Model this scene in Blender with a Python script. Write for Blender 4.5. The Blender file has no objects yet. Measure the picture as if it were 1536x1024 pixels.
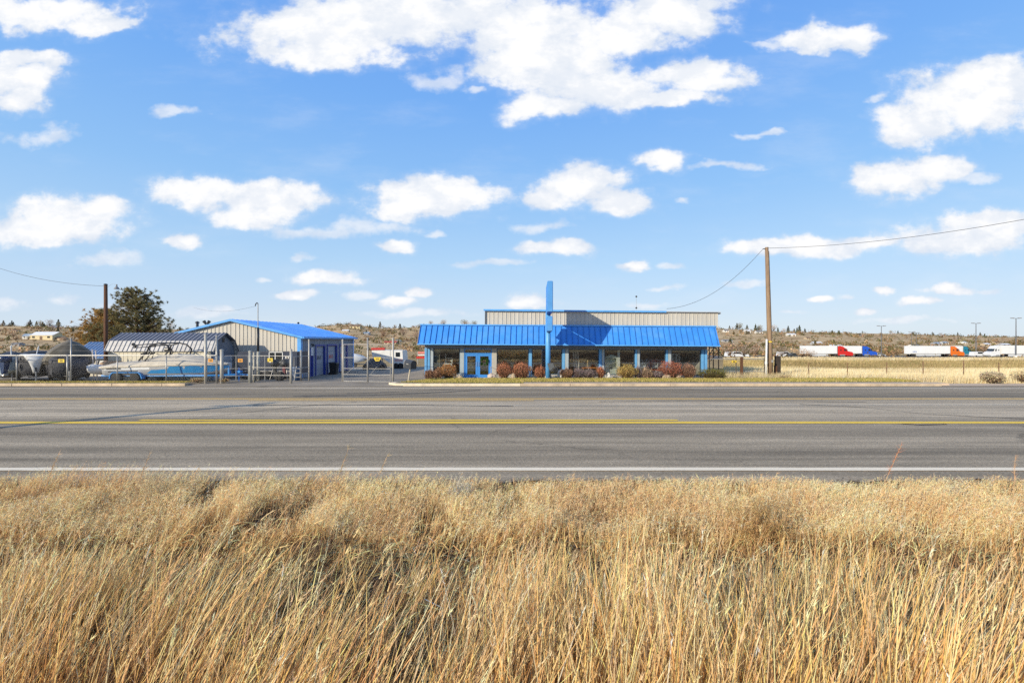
import bpy, bmesh, math, random
import numpy as np
from mathutils import Vector, Matrix, Euler
random.seed(7); RNG = np.random.default_rng(11)
PI = math.pi; R = math.radians
scene = bpy.context.scene
COL = scene.collection

# ------------------------------------------------------------------ frame of reference
F, CX, HY, EYE = 683.0, 768.0, 510.0, 2.75
def at(px, py, Y): return Vector(((px-CX)/F*Y, Y, EYE-(py-HY)/F*Y))
def X(px, Y): return (px-CX)/F*Y
def Z(py, Y): return EYE-(py-HY)/F*Y
def lerp(v, xs, ys): return float(np.interp(v, xs, ys))

# ------------------------------------------------------------------ materials
MATS = {}
def nd(nt, t, **kw):
    n = nt.nodes.new(t)
    for k, v in kw.items(): setattr(n, k, v)
    return n
def base_mat(name):
    m = bpy.data.materials.new(name); m.use_nodes = True
    nt = m.node_tree; b = nt.nodes['Principled BSDF']
    return m, nt, b
def mat(name, col, rough=0.6, metal=0.0, var=0.12, scale=3.0, bump=0.0, bscale=40.0, stretch=(1,1,1), dirt=None, dirt_amt=0.0, spec=0.4, dscale=1.2):
    if name in MATS: return MATS[name]
    m, nt, b = base_mat(name); L = nt.links.new
    tc = nd(nt, 'ShaderNodeTexCoord'); mp = nd(nt, 'ShaderNodeMapping'); mp.inputs['Scale'].default_value = stretch
    L(tc.outputs['Object'], mp.inputs['Vector'])
    n = nd(nt, 'ShaderNodeTexNoise'); n.inputs['Scale'].default_value = scale; n.inputs['Detail'].default_value = 6
    L(mp.outputs['Vector'], n.inputs['Vector'])
    r = nd(nt, 'ShaderNodeMapRange'); r.inputs['From Min'].default_value = .3; r.inputs['From Max'].default_value = .7
    r.inputs['To Min'].default_value = 1-var; r.inputs['To Max'].default_value = 1+var
    L(n.outputs['Fac'], r.inputs['Value'])
    mx = nd(nt, 'ShaderNodeVectorMath', operation='SCALE'); mx.inputs[0].default_value = col[:3]
    L(r.outputs['Result'], mx.inputs['Scale'])
    out = mx.outputs['Vector']
    if dirt:
        n2 = nd(nt, 'ShaderNodeTexNoise'); n2.inputs['Scale'].default_value = dscale; n2.inputs['Detail'].default_value = 8; n2.inputs['Roughness'].default_value = .65
        L(mp.outputs['Vector'], n2.inputs['Vector'])
        rr = nd(nt, 'ShaderNodeMapRange'); rr.inputs['From Min'].default_value = .48; rr.inputs['From Max'].default_value = .72; rr.inputs['To Max'].default_value = dirt_amt
        L(n2.outputs['Fac'], rr.inputs['Value'])
        mm = nd(nt, 'ShaderNodeMix', data_type='RGBA'); mm.inputs['B'].default_value = (*dirt, 1)
        L(rr.outputs['Result'], mm.inputs['Factor']); L(out, mm.inputs['A']); out = mm.outputs['Result']
    L(out, b.inputs['Base Color'])
    b.inputs['Roughness'].default_value = rough; b.inputs['Metallic'].default_value = metal
    b.inputs['Specular IOR Level'].default_value = spec
    if bump:
        n3 = nd(nt, 'ShaderNodeTexNoise'); n3.inputs['Scale'].default_value = bscale; n3.inputs['Detail'].default_value = 5
        L(mp.outputs['Vector'], n3.inputs['Vector'])
        bp = nd(nt, 'ShaderNodeBump'); bp.inputs['Strength'].default_value = bump; bp.inputs['Distance'].default_value = .02
        L(n3.outputs['Fac'], bp.inputs['Height']); L(bp.outputs['Normal'], b.inputs['Normal'])
    MATS[name] = m; return m
def vcol_mat(name, rough=.8, trans=.25, spec=.2):
    if name in MATS: return MATS[name]
    m, nt, b = base_mat(name); L = nt.links.new
    a = nd(nt, 'ShaderNodeAttribute'); a.attribute_name = 'Col'
    L(a.outputs['Color'], b.inputs['Base Color']); b.inputs['Roughness'].default_value = rough; b.inputs['Specular IOR Level'].default_value = spec
    t = nd(nt, 'ShaderNodeBsdfTranslucent'); L(a.outputs['Color'], t.inputs['Color'])
    mx = nd(nt, 'ShaderNodeMixShader'); mx.inputs[0].default_value = trans
    L(b.outputs[0], mx.inputs[1]); L(t.outputs[0], mx.inputs[2]); L(mx.outputs[0], nt.nodes['Material Output'].inputs['Surface'])
    MATS[name] = m; return m
def glass_mat(name, tint=(.75,.8,.8), refl=.10):
    if name in MATS: return MATS[name]
    m, nt, b = base_mat(name); L = nt.links.new; nt.nodes.remove(b)
    tr = nd(nt, 'ShaderNodeBsdfTransparent'); tr.inputs['Color'].default_value = (*tint, 1)
    g = nd(nt, 'ShaderNodeBsdfGlossy'); g.inputs['Roughness'].default_value = .02; g.inputs['Color'].default_value = (.9,.95,1,1)
    lw = nd(nt, 'ShaderNodeLayerWeight'); fr = nd(nt, 'ShaderNodeMath', operation='POWER'); L(lw.outputs['Facing'], fr.inputs[0]); fr.inputs[1].default_value = 4.0
    ad = nd(nt, 'ShaderNodeMath', operation='MULTIPLY_ADD', use_clamp=True); ad.inputs[1].default_value = .7; ad.inputs[2].default_value = refl; L(fr.outputs[0], ad.inputs[0])
    mx = nd(nt, 'ShaderNodeMixShader'); L(ad.outputs[0], mx.inputs[0]); L(tr.outputs[0], mx.inputs[1]); L(g.outputs[0], mx.inputs[2])
    L(mx.outputs[0], nt.nodes['Material Output'].inputs['Surface'])
    MATS[name] = m; return m

# ------------------------------------------------------------------ mesh helpers
def wloc(o):
    v = Vector((0,0,0))
    while o is not None: v += o.location; o = o.parent
    return v
def tag(o, label=None, cat=None, group=None, kind=None):
    if label: o['label'] = label
    if cat: o['category'] = cat
    if group: o['group'] = group
    if kind: o['kind'] = kind
    return o
def empty(name, loc, label=None, cat=None, group=None):
    o = bpy.data.objects.new(name, None); COL.objects.link(o); o.location = loc; o.empty_display_size = .3
    return tag(o, label, cat, group)
class MB:
    def __init__(s): s.v = []; s.f = []
    def add(s, vs, fs):
        b = len(s.v); s.v += [tuple(v) for v in vs]; s.f += [tuple(i+b for i in f) for f in fs]; return s
    def box(s, x0,x1,y0,y1,z0,z1):
        return s.add([(x0,y0,z0),(x1,y0,z0),(x1,y1,z0),(x0,y1,z0),(x0,y0,z1),(x1,y0,z1),(x1,y1,z1),(x0,y1,z1)],
            [(0,3,2,1),(4,5,6,7),(0,1,5,4),(1,2,6,5),(2,3,7,6),(3,0,4,7)])
    def quad(s, a,b,c,d): return s.add([a,b,c,d], [(0,1,2,3)])
    def tube(s, pts, rad, n=8, caps=True):
        pts = [Vector(p) for p in pts]
        rad = rad if isinstance(rad, (list,tuple)) else [rad]*len(pts)
        vs, fs = [], []
        for i, p in enumerate(pts):
            d = (pts[min(i+1,len(pts)-1)]-pts[max(i-1,0)]).normalized()
            u = d.cross(Vector((0,0,1)) if abs(d.z) < .95 else Vector((0,1,0))).normalized(); w = u.cross(d)
            for k in range(n):
                a = 2*PI*k/n; vs.append(p+(u*math.cos(a)+w*math.sin(a))*rad[i])
        for i in range(len(pts)-1):
            for k in range(n):
                a, b = i*n+k, i*n+(k+1)%n; fs.append((a,b,b+n,a+n))
        if caps: fs += [tuple(range(n-1,-1,-1)), tuple(range((len(pts)-1)*n, len(pts)*n))]
        return s.add(vs, fs)
    def prism(s, prof, axis, a0, a1):
        """prof: 2-D loop; axis 'x' -> prof is (y,z); 'y' -> prof is (x,z); 'z' -> (x,y)"""
        n = len(prof)
        def mk(p, a): return {'x':(a,p[0],p[1]),'y':(p[0],a,p[1]),'z':(p[0],p[1],a)}[axis]
        vs = [mk(p,a0) for p in prof]+[mk(p,a1) for p in prof]
        fs = [tuple(range(n)), tuple(range(2*n-1,n-1,-1))]+[(i,i+n,(i+1)%n+n,(i+1)%n) for i in range(n)]
        return s.add(vs, fs)
    def lathe(s, c, prof, n=16, axis='z'):
        vs, fs = [], []
        for (r,h) in prof:
            for k in range(n):
                a = 2*PI*k/n; u, w = r*math.cos(a), r*math.sin(a)
                vs.append((c[0]+u,c[1]+w,c[2]+h) if axis=='z' else ((c[0]+u,c[1]+h,c[2]+w) if axis=='y' else (c[0]+h,c[1]+u,c[2]+w)))
        m = len(prof)
        for i in range(m-1):
            for k in range(n): a, b = i*n+k, i*n+(k+1)%n; fs.append((a,b,b+n,a+n))
        fs += [tuple(range(n-1,-1,-1)), tuple(range((m-1)*n, m*n))]
        return s.add(vs, fs)
    def loft(s, rings, caps=True, closed=True):
        n = len(rings[0]); vs = [p for r in rings for p in r]; fs = []
        for i in range(len(rings)-1):
            for k in range(n if closed else n-1):
                a, b = i*n+k, i*n+(k+1)%n; fs.append((a,b,b+n,a+n))
        if caps and closed: fs += [tuple(range(n-1,-1,-1)), tuple(range((len(rings)-1)*n, len(rings)*n))]
        return s.add(vs, fs)
    def build(s, name, m, parent=None, smooth=False, bevel=0, label=None, recalc=True):
        off = wloc(parent) if parent else Vector((0,0,0))
        me = bpy.data.meshes.new(name); me.from_pydata([tuple(Vector(v)-off) for v in s.v], [], s.f)
        bm = bmesh.new(); bm.from_mesh(me)
        if recalc: bmesh.ops.recalc_face_normals(bm, faces=bm.faces)
        if bevel: bmesh.ops.bevel(bm, geom=bm.edges[:], offset=bevel, segments=2, affect='EDGES', clamp_overlap=True)
        bm.to_mesh(me); bm.free()
        if smooth: me.polygons.foreach_set('use_smooth', [True]*len(me.polygons))
        if m: me.materials.append(m)
        o = bpy.data.objects.new(name, me); COL.objects.link(o)
        if parent: o.parent = parent
        if label: o['label'] = label
        return o
def copy_tree(o, parent=None):
    c = o.copy(); COL.objects.link(c)
    if parent: c.parent = parent
    for ch in list(o.children): copy_tree(ch, c)
    return c
def tri_object(name, V, T, C, m, parent=None, smooth=False):
    """V (n,3) verts, T (k,3) tris, C (n,3) colours"""
    off = np.array(wloc(parent) if parent else (0,0,0))
    me = bpy.data.meshes.new(name); n, k = len(V), len(T)
    me.vertices.add(n); me.vertices.foreach_set('co', (V-off).astype(np.float32).ravel())
    me.loops.add(3*k); me.loops.foreach_set('vertex_index', T.astype(np.int32).ravel())
    me.polygons.add(k); me.polygons.foreach_set('loop_start', np.arange(0,3*k,3,dtype=np.int32))
    me.update(calc_edges=True)
    ca = me.color_attributes.new('Col','FLOAT_COLOR','POINT')
    ca.data.foreach_set('color', np.concatenate([C,np.ones((n,1))],1).astype(np.float32).ravel())
    if smooth: me.polygons.foreach_set('use_smooth', [True]*k)
    me.materials.append(m)
    o = bpy.data.objects.new(name, me); COL.objects.link(o)
    if parent: o.parent = parent
    return o
def join_tris(parts):
    Vs, Ts, Cs, b = [], [], [], 0
    for V,T,C in parts: Vs.append(V); Ts.append(T+b); Cs.append(C); b += len(V)
    return np.concatenate(Vs), np.concatenate(Ts), np.concatenate(Cs)
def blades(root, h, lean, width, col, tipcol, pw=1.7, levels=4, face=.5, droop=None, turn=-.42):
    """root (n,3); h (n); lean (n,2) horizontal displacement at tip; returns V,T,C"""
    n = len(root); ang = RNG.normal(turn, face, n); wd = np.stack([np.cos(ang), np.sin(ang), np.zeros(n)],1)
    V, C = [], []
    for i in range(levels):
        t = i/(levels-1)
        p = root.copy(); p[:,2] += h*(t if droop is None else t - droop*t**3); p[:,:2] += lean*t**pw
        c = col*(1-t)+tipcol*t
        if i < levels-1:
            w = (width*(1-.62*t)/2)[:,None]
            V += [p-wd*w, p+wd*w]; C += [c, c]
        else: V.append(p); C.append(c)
    m = 2*(levels-1)+1
    V = np.stack(V,1).reshape(-1,3); C = np.stack(C,1).reshape(-1,3)
    T = []
    for i in range(levels-2): a = 2*i; T += [(a,a+1,a+3),(a,a+3,a+2)]
    a = 2*(levels-2); T.append((a,a+1,a+2))
    T = (np.arange(n)[:,None,None]*m + np.array(T)[None]).reshape(-1,3)
    return V, T, C
def leaf_tris(P, size, C, aspect=.6, up=0.0):
    """one triangle-pair leaf at each point P with random orientation"""
    n = len(P); size = np.broadcast_to(size,(n,))[:,None]
    a = RNG.normal(size=(n,3)); a[:,2] += up; a /= np.linalg.norm(a,axis=1)[:,None]
    b = RNG.normal(size=(n,3)); b -= a*(a*b).sum(1)[:,None]; b /= np.linalg.norm(b,axis=1)[:,None]
    V = np.stack([P-a*size, P+b*size*aspect, P+a*size, P-b*size*aspect],1).reshape(-1,3)
    T = (np.arange(n)[:,None,None]*4+np.array([(0,1,2),(0,2,3)])[None]).reshape(-1,3)
    return V, T, np.repeat(C,4,0)
def cjit(base, n, amt=.15, hue=.04):
    c = np.array(base)[None]*np.exp(RNG.normal(0,amt,(n,1)))*(1+RNG.normal(0,hue,(n,3)))
    return np.clip(c,.003,.95)
def sticks(A, B, w, C):
    """thin triangles from A to B (n,3)"""
    d = B-A; s = np.cross(d, RNG.normal(size=d.shape)); s /= np.linalg.norm(s,axis=1)[:,None]+1e-9
    w = np.broadcast_to(w,(len(A),))[:,None]
    V = np.stack([A-s*w, A+s*w, B],1).reshape(-1,3)
    return V, np.arange(len(V)).reshape(-1,3), np.repeat(C,3,0)

# ------------------------------------------------------------------ shared materials
M_FOL = vcol_mat('foliage', .85, .2, .1)
M_STRAW = vcol_mat('dry_straw', .9, .26, .02)
blue_roof = mat('blue_painted_metal_roof', (.05,.27,.78), .5, 0, .10, 1.2, stretch=(1,1,1), dirt=(.17,.41,.72), dirt_amt=.5, dscale=.7)
blue_trim = mat('blue_trim_paint', (.06,.27,.68), .45, 0, .08, 3)
blue_door = mat('blue_door_paint', (.05,.25,.68), .4, 0, .06, 3)
blue_dark = mat('dark_blue_paint', (.02,.05,.30), .45, 0, .08, 3)
beige_wall = mat('beige_ribbed_metal', (.54,.505,.445), .5, 0, .06, 1.5, dirt=(.46,.40,.31), dirt_amt=.3, stretch=(1,1,.25))
beige_upper = mat('weathered_beige_metal', (.51,.485,.44), .55, 0, .08, 2.0, dirt=(.42,.39,.33), dirt_amt=.4, stretch=(1.5,1.5,.2))
grey_and_shaded_wall = mat('grey_header_shaded_wall', (.22,.26,.33), .5, 0, .08, 1.5, dirt=(.17,.18,.2), dirt_amt=.4)  # grey of the header beam; on the bay wall, shade put into its colour
galv = mat('galvanised_steel', (.40,.39,.37), .42, .35, .12, 8)
wood_pole = mat('weathered_pole_wood', (.30,.205,.13), .85, 0, .25, 5, .5, 30, (4,4,.35), (.14,.09,.06), .6)
wood_dark = mat('dark_creosote_wood', (.12,.055,.03), .85, 0, .3, 5, .5, 30, (4,4,.35))
black_rubber = mat('black_rubber', (.022,.022,.024), .75, 0, .2, 6)
white_paint = mat('white_paint', (.74,.74,.72), .45, 0, .06, 2, dirt=(.5,.47,.42), dirt_amt=.25)
cream = mat('cream_siding', (.60,.55,.43), .6, 0, .07, 2, dirt=(.45,.4,.3), dirt_amt=.3)
dark_metal = mat('dark_metal', (.05,.052,.058), .5, .3, .2, 4)
black_tarp = mat('black_tarpaulin', (.040,.041,.050), .62, 0, .45, 1.6, .9, 3.2, (1,1,1.6), (.12,.125,.145), .8)
brown_tarp = mat('faded_brown_tarpaulin', (.13,.115,.09), .6, 0, .35, 2, .7, 4)
cover_cloth = mat('cream_boat_cover', (.56,.51,.43), .75, 0, .12, 1.4, .5, 3, (1,1,2.5), (.38,.35,.31), .5)
gelcoat = mat('white_gelcoat', (.70,.71,.72), .22, 0, .05, 2, dirt=(.45,.44,.42), dirt_amt=.3)
grey_gel = mat('silver_gelcoat', (.42,.43,.45), .25, .1, .08, 2)
boat_blue = mat('boat_blue_gelcoat', (.02,.20,.46), .2, 0, .08, 2)
trailer_blue = mat('trailer_blue_paint', (.04,.24,.60), .35, 0, .12, 3)
glass = glass_mat('window_glass', (.93,.95,.945), .14)
dark_glass = mat('dark_glass', (.02,.025,.03), .06, 0, .1, 2, spec=.7)
yellow_sign = mat('yellow_sign_plate', (.78,.56,.05), .5, 0, .08, 6)
orange_sign = mat('orange_sign_plate', (.75,.33,.04), .5, 0, .08, 6)
red_paint = mat('red_paint', (.52,.03,.025), .4, 0, .1, 3)
concrete = mat('kerb_concrete', (.60,.47,.33), .85, 0, .16, 2.5, .25, 60, dirt=(.24,.20,.15), dirt_amt=.6)

# ------------------------------------------------------------------ terrain
HPX = [-3000,-600,0,60,130,250,400,480,505,525,545,575,640,760,900,1090,1200,1300,1400,1536,2200,4000]
HPY = [496,493,489,490,494,494,494,491,488.5,486,489,492,490,491,492,494.5,498,500.5,503.5,506,507,507]
def base_z(y):
    return np.interp(y, [-400,-60,-3,0,2,3.5,5,6.5,8.3,8.9,9.2,27,28.2,30,35,60,100,160,220,300],
                        [3,2.2,1.3,1.0,.68,.36,.06,-.16,-.07,-.05,-.07,-.07,-.04,-.03,-.22,-.75,-1.7,-3.5,-4.6,-4.2])
def tz(x, y):
    x = np.asarray(x, float); y = np.asarray(y, float)
    b = base_z(y); ys = np.maximum(y, 30.0)
    top = EYE+(HY-np.interp(CX+F*x/ys, HPX, HPY))/F*700
    t = np.clip((y-290)/(700-290),0,1); s = t*t*(3-2*t)
    z = b+(top-b)*s
    far = np.clip((y-60)/200,0,1)
    z = z+far*(np.sin(x*.021+y*.013)*.9+np.sin(x*.047-y*.031+1.3)*.5)*np.clip((y-150)/200,0.15,1)
    bank = np.clip((8.6-y)/2,0,1)*np.clip((y+6)/4,0,1)
    z = z+bank*(.06*np.sin(x*1.7+y*2.1)+.05*np.sin(x*3.9-y*1.3+2)+.03*np.sin(x*7.1+y*6.3))
    return z
def gz(x, y): return float(tz(x, y))
ys = np.concatenate([np.linspace(-300,-10,14), np.linspace(-8,1,10), np.arange(1.2,9.3,.16), [9.4,27,28.2], np.arange(29,62,2.2), np.arange(64,160,7), np.arange(165,300,11), np.arange(305,720,14), np.linspace(760,2600,14)])
xn = np.concatenate([np.arange(0,16,.4), np.arange(16,60,2.2), np.arange(62,200,8), np.arange(210,760,18), np.linspace(800,3200,16)])
xs = np.concatenate([-xn[:0:-1], xn])
GX, GY = np.meshgrid(xs, ys); GZ = tz(GX, GY)
nx, ny = len(xs), len(ys)
me = bpy.data.meshes.new('ground')
idx = np.arange(nx*ny).reshape(ny,nx)
quads = np.stack([idx[:-1,:-1],idx[:-1,1:],idx[1:,1:],idx[1:,:-1]],-1).reshape(-1,4)
me.from_pydata(np.stack([GX,GY,GZ],-1).reshape(-1,3).tolist(), [], quads.tolist())
me.polygons.foreach_set('use_smooth', [True]*len(me.polygons))
def ground_material():
    m, nt, b = base_mat('dry_ground'); L = nt.links.new
    g = nd(nt,'ShaderNodeNewGeometry'); sp = nd(nt,'ShaderNodeSeparateXYZ'); L(g.outputs['Position'], sp.inputs[0])
    def noise(scale, detail=6, rough=.6, stretch=None):
        n = nd(nt,'ShaderNodeTexNoise'); n.inputs['Scale'].default_value = scale; n.inputs['Detail'].default_value = detail; n.inputs['Roughness'].default_value = rough
        if stretch:
            mp = nd(nt,'ShaderNodeMapping'); mp.inputs['Scale'].default_value = stretch; L(g.outputs['Position'], mp.inputs['Vector']); L(mp.outputs[0], n.inputs['Vector'])
        else: L(g.outputs['Position'], n.inputs['Vector'])
        return n.outputs['Fac']
    def ramp(fac, stops):
        r = nd(nt,'ShaderNodeValToRGB'); e = r.color_ramp.elements
        while len(e) < len(stops): e.new(.5)
        for k,(p,c) in enumerate(stops): e[k].position = p; e[k].color = (*c,1)
        L(fac, r.inputs[0]); return r.outputs['Color']
    def mixc(f, a, c):
        mx = nd(nt,'ShaderNodeMix', data_type='RGBA'); L(f, mx.inputs['Factor']); L(a, mx.inputs['A']); L(c, mx.inputs['B']); return mx.outputs['Result']
    def rng(v, a, c):
        r = nd(nt,'ShaderNodeMapRange', interpolation_type='SMOOTHSTEP'); r.inputs['From Min'].default_value = a; r.inputs['From Max'].default_value = c; L(v, r.inputs['Value']); return r.outputs['Result']
    soil = ramp(noise(14,8,.75), [(.3,(.025,.017,.012)),(.5,(.09,.058,.036)),(.62,(.20,.13,.075)),(.75,(.40,.27,.15))])
    field = ramp(noise(.35,8,.7,(1,.35,1)), [(.28,(.17,.115,.055)),(.45,(.37,.26,.125)),(.62,(.50,.37,.19)),(.8,(.58,.46,.27))])
    hill = ramp(noise(.035,9,.75,(1,1.6,1)), [(.3,(.22,.145,.08)),(.43,(.44,.30,.165)),(.55,(.60,.44,.25)),(.72,(.74,.59,.37))])
    c = mixc(rng(sp.outputs['Y'],8.6,9.4), mixc(rng(sp.outputs['Y'],-2.0,1.4), field, soil), field)
    c = mixc(rng(sp.outputs['Y'],190,330), c, hill)
    L(c, b.inputs['Base Color']); b.inputs['Roughness'].default_value = .95; b.inputs['Specular IOR Level'].default_value = .1
    n = nd(nt,'ShaderNodeTexNoise'); n.inputs['Scale'].default_value = 22; n.inputs['Detail'].default_value = 8; L(g.outputs['Position'], n.inputs['Vector'])
    bp = nd(nt,'ShaderNodeBump'); bp.inputs['Strength'].default_value = .8; bp.inputs['Distance'].default_value = .05; L(n.outputs['Fac'], bp.inputs['Height']); L(bp.outputs[0], b.inputs['Normal'])
    return m
me.materials.append(ground_material())
tag_o = bpy.data.objects.new('ground', me); COL.objects.link(tag_o); tag_o['kind'] = 'structure'

# ------------------------------------------------------------------ road
def sheet(name, pts, m, kind='structure'):
    o = MB().add(pts, [tuple(range(len(pts)))]).build(name, m, recalc=False); o['kind'] = kind; return o
def asphalt_material():
    m, nt, b = base_mat('road_asphalt'); L = nt.links.new
    g = nd(nt,'ShaderNodeNewGeometry'); sp = nd(nt,'ShaderNodeSeparateXYZ'); L(g.outputs['Position'], sp.inputs[0])
    def noise(scale, stretch, detail=6, rough=.6):
        n = nd(nt,'ShaderNodeTexNoise'); n.inputs['Scale'].default_value = scale; n.inputs['Detail'].default_value = detail; n.inputs['Roughness'].default_value = rough
        mp = nd(nt,'ShaderNodeMapping'); mp.inputs['Scale'].default_value = stretch; L(g.outputs['Position'], mp.inputs['Vector']); L(mp.outputs[0], n.inputs['Vector']); return n.outputs['Fac']
    # lane tone across the road (worn wheel tracks, paler centre lane) with a wandering edge
    wob = nd(nt,'ShaderNodeMath', operation='MULTIPLY_ADD'); L(noise(.35,(1,1,1),4), wob.inputs[0]); wob.inputs[1].default_value = .9; wob.inputs[2].default_value = -.45
    yy = nd(nt,'ShaderNodeMath', operation='ADD'); L(sp.outputs['Y'], yy.inputs[0]); L(wob.outputs[0], yy.inputs[1])
    mr = nd(nt,'ShaderNodeMapRange'); mr.inputs['From Min'].default_value = 8; mr.inputs['From Max'].default_value = 28; L(yy.outputs[0], mr.inputs['Value'])
    r = nd(nt,'ShaderNodeValToRGB'); e = r.color_ramp.elements
    stops = [(8,.17),(9.6,.20),(10.3,.215),(11.4,.15),(12.0,.20),(12.7,.215),(13.5,.145),(14.3,.20),(15.1,.165),(15.7,.20),(17,.285),(18.5,.25),(19.8,.28),(20.9,.22),(21.4,.17),(22.6,.135),(24,.175),(25.6,.165),(26.4,.185),(27.5,.16)]
    while len(e) < len(stops): e.new(.5)
    for k,(p,v) in enumerate(stops): e[k].position = (p-8)/20; e[k].color = (v,v,v,1)
    L(mr.outputs[0], r.inputs[0])
    def mul(a, fac, lo, hi, f0=.3, f1=.7):
        q = nd(nt,'ShaderNodeMapRange'); q.inputs['From Min'].default_value = f0; q.inputs['From Max'].default_value = f1; q.inputs['To Min'].default_value = lo; q.inputs['To Max'].default_value = hi; L(fac, q.inputs['Value'])
        mu = nd(nt,'ShaderNodeMath', operation='MULTIPLY'); L(a, mu.inputs[0]); L(q.outputs[0], mu.inputs[1]); return mu.outputs[0]
    v = mul(r.outputs['Color'], noise(.5,(.12,2.2,1),7,.65), .68, 1.30)
    v = mul(v, noise(.9,(.05,3.2,1),5,.6), .80, 1.18, .35, .65)
    v = mul(v, noise(1.6,(.25,1,1),6,.6), .90, 1.1)
    v = mul(v, noise(30,(.8,1,1),4,.85), .50, 1.50)
    v = mul(v, noise(16,(1,1,1),5,.7), .80, 1.2)
    # cracks
    vo = nd(nt,'ShaderNodeTexVoronoi', feature='DISTANCE_TO_EDGE'); vo.inputs['Scale'].default_value = .22
    wn = nd(nt,'ShaderNodeTexNoise'); wn.inputs['Scale'].default_value = .8; wn.inputs['Detail'].default_value = 6; L(g.outputs['Position'], wn.inputs['Vector'])
    wa = nd(nt,'ShaderNodeVectorMath', operation='MULTIPLY_ADD'); L(wn.outputs['Color'], wa.inputs[0]); wa.inputs[1].default_value = (1.6,1.6,0); L(g.outputs['Position'], wa.inputs[2])
    L(wa.outputs[0], vo.inputs['Vector'])
    cr = nd(nt,'ShaderNodeMapRange'); cr.inputs['From Min'].default_value = 0; cr.inputs['From Max'].default_value = .012; cr.inputs['To Min'].default_value = .55; L(vo.outputs['Distance'], cr.inputs['Value'])
    msk = nd(nt,'ShaderNodeMapRange'); msk.inputs['From Min'].default_value = .5; msk.inputs['From Max'].default_value = .6; L(noise(.12,(1,1,1),3), msk.inputs['Value'])
    mm = nd(nt,'ShaderNodeMix', data_type='FLOAT'); L(msk.outputs[0], mm.inputs['Factor']); mm.inputs['A'].default_value = 1; L(cr.outputs[0], mm.inputs['B'])
    mu = nd(nt,'ShaderNodeMath', operation='MULTIPLY'); L(v, mu.inputs[0]); L(mm.outputs['Result'], mu.inputs[1])
    cb = nd(nt,'ShaderNodeVectorMath', operation='SCALE'); cb.inputs[0].default_value = (1.92,1.575,1.13); L(mu.outputs[0], cb.inputs['Scale'])
    L(cb.outputs[0], b.inputs['Base Color']); b.inputs['Roughness'].default_value = .88; b.inputs['Specular IOR Level'].default_value = .25
    n = nd(nt,'ShaderNodeTexNoise'); n.inputs['Scale'].default_value = 90; n.inputs['Detail'].default_value = 3; L(g.outputs['Position'], n.inputs['Vector'])
    bp = nd(nt,'ShaderNodeBump'); bp.inputs['Strength'].default_value = .5; bp.inputs['Distance'].default_value = .015; L(n.outputs['Fac'], bp.inputs['Height']); L(bp.outputs[0], b.inputs['Normal'])
    return m
asph = asphalt_material()
# ragged near edge of the asphalt
xs_e = np.arange(-60,60.1,.22)
edge = 8.86+.10*np.sin(xs_e*.9)+.06*np.sin(xs_e*2.7+1)+RNG.normal(0,.035,len(xs_e))
rb = MB(); n = len(xs_e)
rb.add([(x,y,-.01) for x,y in zip(xs_e,edge)]+[(x,27.25,0) for x in xs_e], [(i,i+1,n+i+1,n+i) for i in range(n-1)])
rb.quad((-600,8.9,-.01),(-60,8.9,-.01),(-60,27.25,0),(-600,27.25,0)); rb.quad((60,8.9,-.01),(600,8.9,-.01),(600,27.25,0),(60,27.25,0))
road = rb.build('road', asph, recalc=False); road['kind'] = 'structure'
def worn_paint(name, col, wear):
    m, nt, b = base_mat(name); L = nt.links.new
    g = nd(nt,'ShaderNodeNewGeometry'); n = nd(nt,'ShaderNodeTexNoise'); n.inputs['Scale'].default_value = 26; n.inputs['Detail'].default_value = 8; n.inputs['Roughness'].default_value = .75
    L(g.outputs['Position'], n.inputs['Vector'])
    q = nd(nt,'ShaderNodeMapRange'); q.inputs['From Min'].default_value = wear-.06; q.inputs['From Max'].default_value = wear+.1; L(n.outputs['Fac'], q.inputs['Value'])
    mx = nd(nt,'ShaderNodeMix', data_type='RGBA'); mx.inputs['A'].default_value = (.28,.235,.18,1); mx.inputs['B'].default_value = (*col,1); L(q.outputs[0], mx.inputs['Factor'])
    L(mx.outputs['Result'], b.inputs['Base Color']); b.inputs['Roughness'].default_value = .7
    return m
paint_w = worn_paint('white_road_paint', (.95,.82,.62), .36); paint_wf = worn_paint('worn_white_road_paint', (.80,.68,.52), .46)
paint_y = worn_paint('yellow_road_paint', (1.0,.66,.05), .37); paint_yf = worn_paint('worn_yellow_road_paint', (.88,.56,.16), .44)
def stripe(name, x0, x1, yc, w, m, z=.006):
    o = MB(); xr = np.arange(x0, x1+.01, .5); j = RNG.normal(0,.006,(len(xr),2))
    o.add([(x,yc-w/2+a,z) for x,(a,c) in zip(xr,j)]+[(x,yc+w/2+c,z) for x,(a,c) in zip(xr,j)], [(i,i+1,len(xr)+i+1,len(xr)+i) for i in range(len(xr)-1)])
    o = o.build(name, m, recalc=False); o['kind'] = 'structure'; return o
stripe('road_marking_edge_line', -70, 70, 9.72, .23, paint_w, .004)
stripe('road_marking_yellow_line', -70, 70, 15.2, .34, paint_y)
stripe('road_marking_yellow_dash', -12.8, 6.1, 15.66, .20, paint_y)
stripe('road_marking_far_yellow_line', -90, 90, 21.35, .42, paint_yf)
stripe('road_marking_far_yellow_dash', -12, 1, 20.8, .24, paint_yf)
stripe('road_marking_far_edge_line', -90, 90, 25.95, .38, paint_wf)
tar = mat('road_tar_shadow', (.13,.11,.085), .75, 0, .4, 3)  # one dark colour for tar seams and for painted shadow streaks
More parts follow.
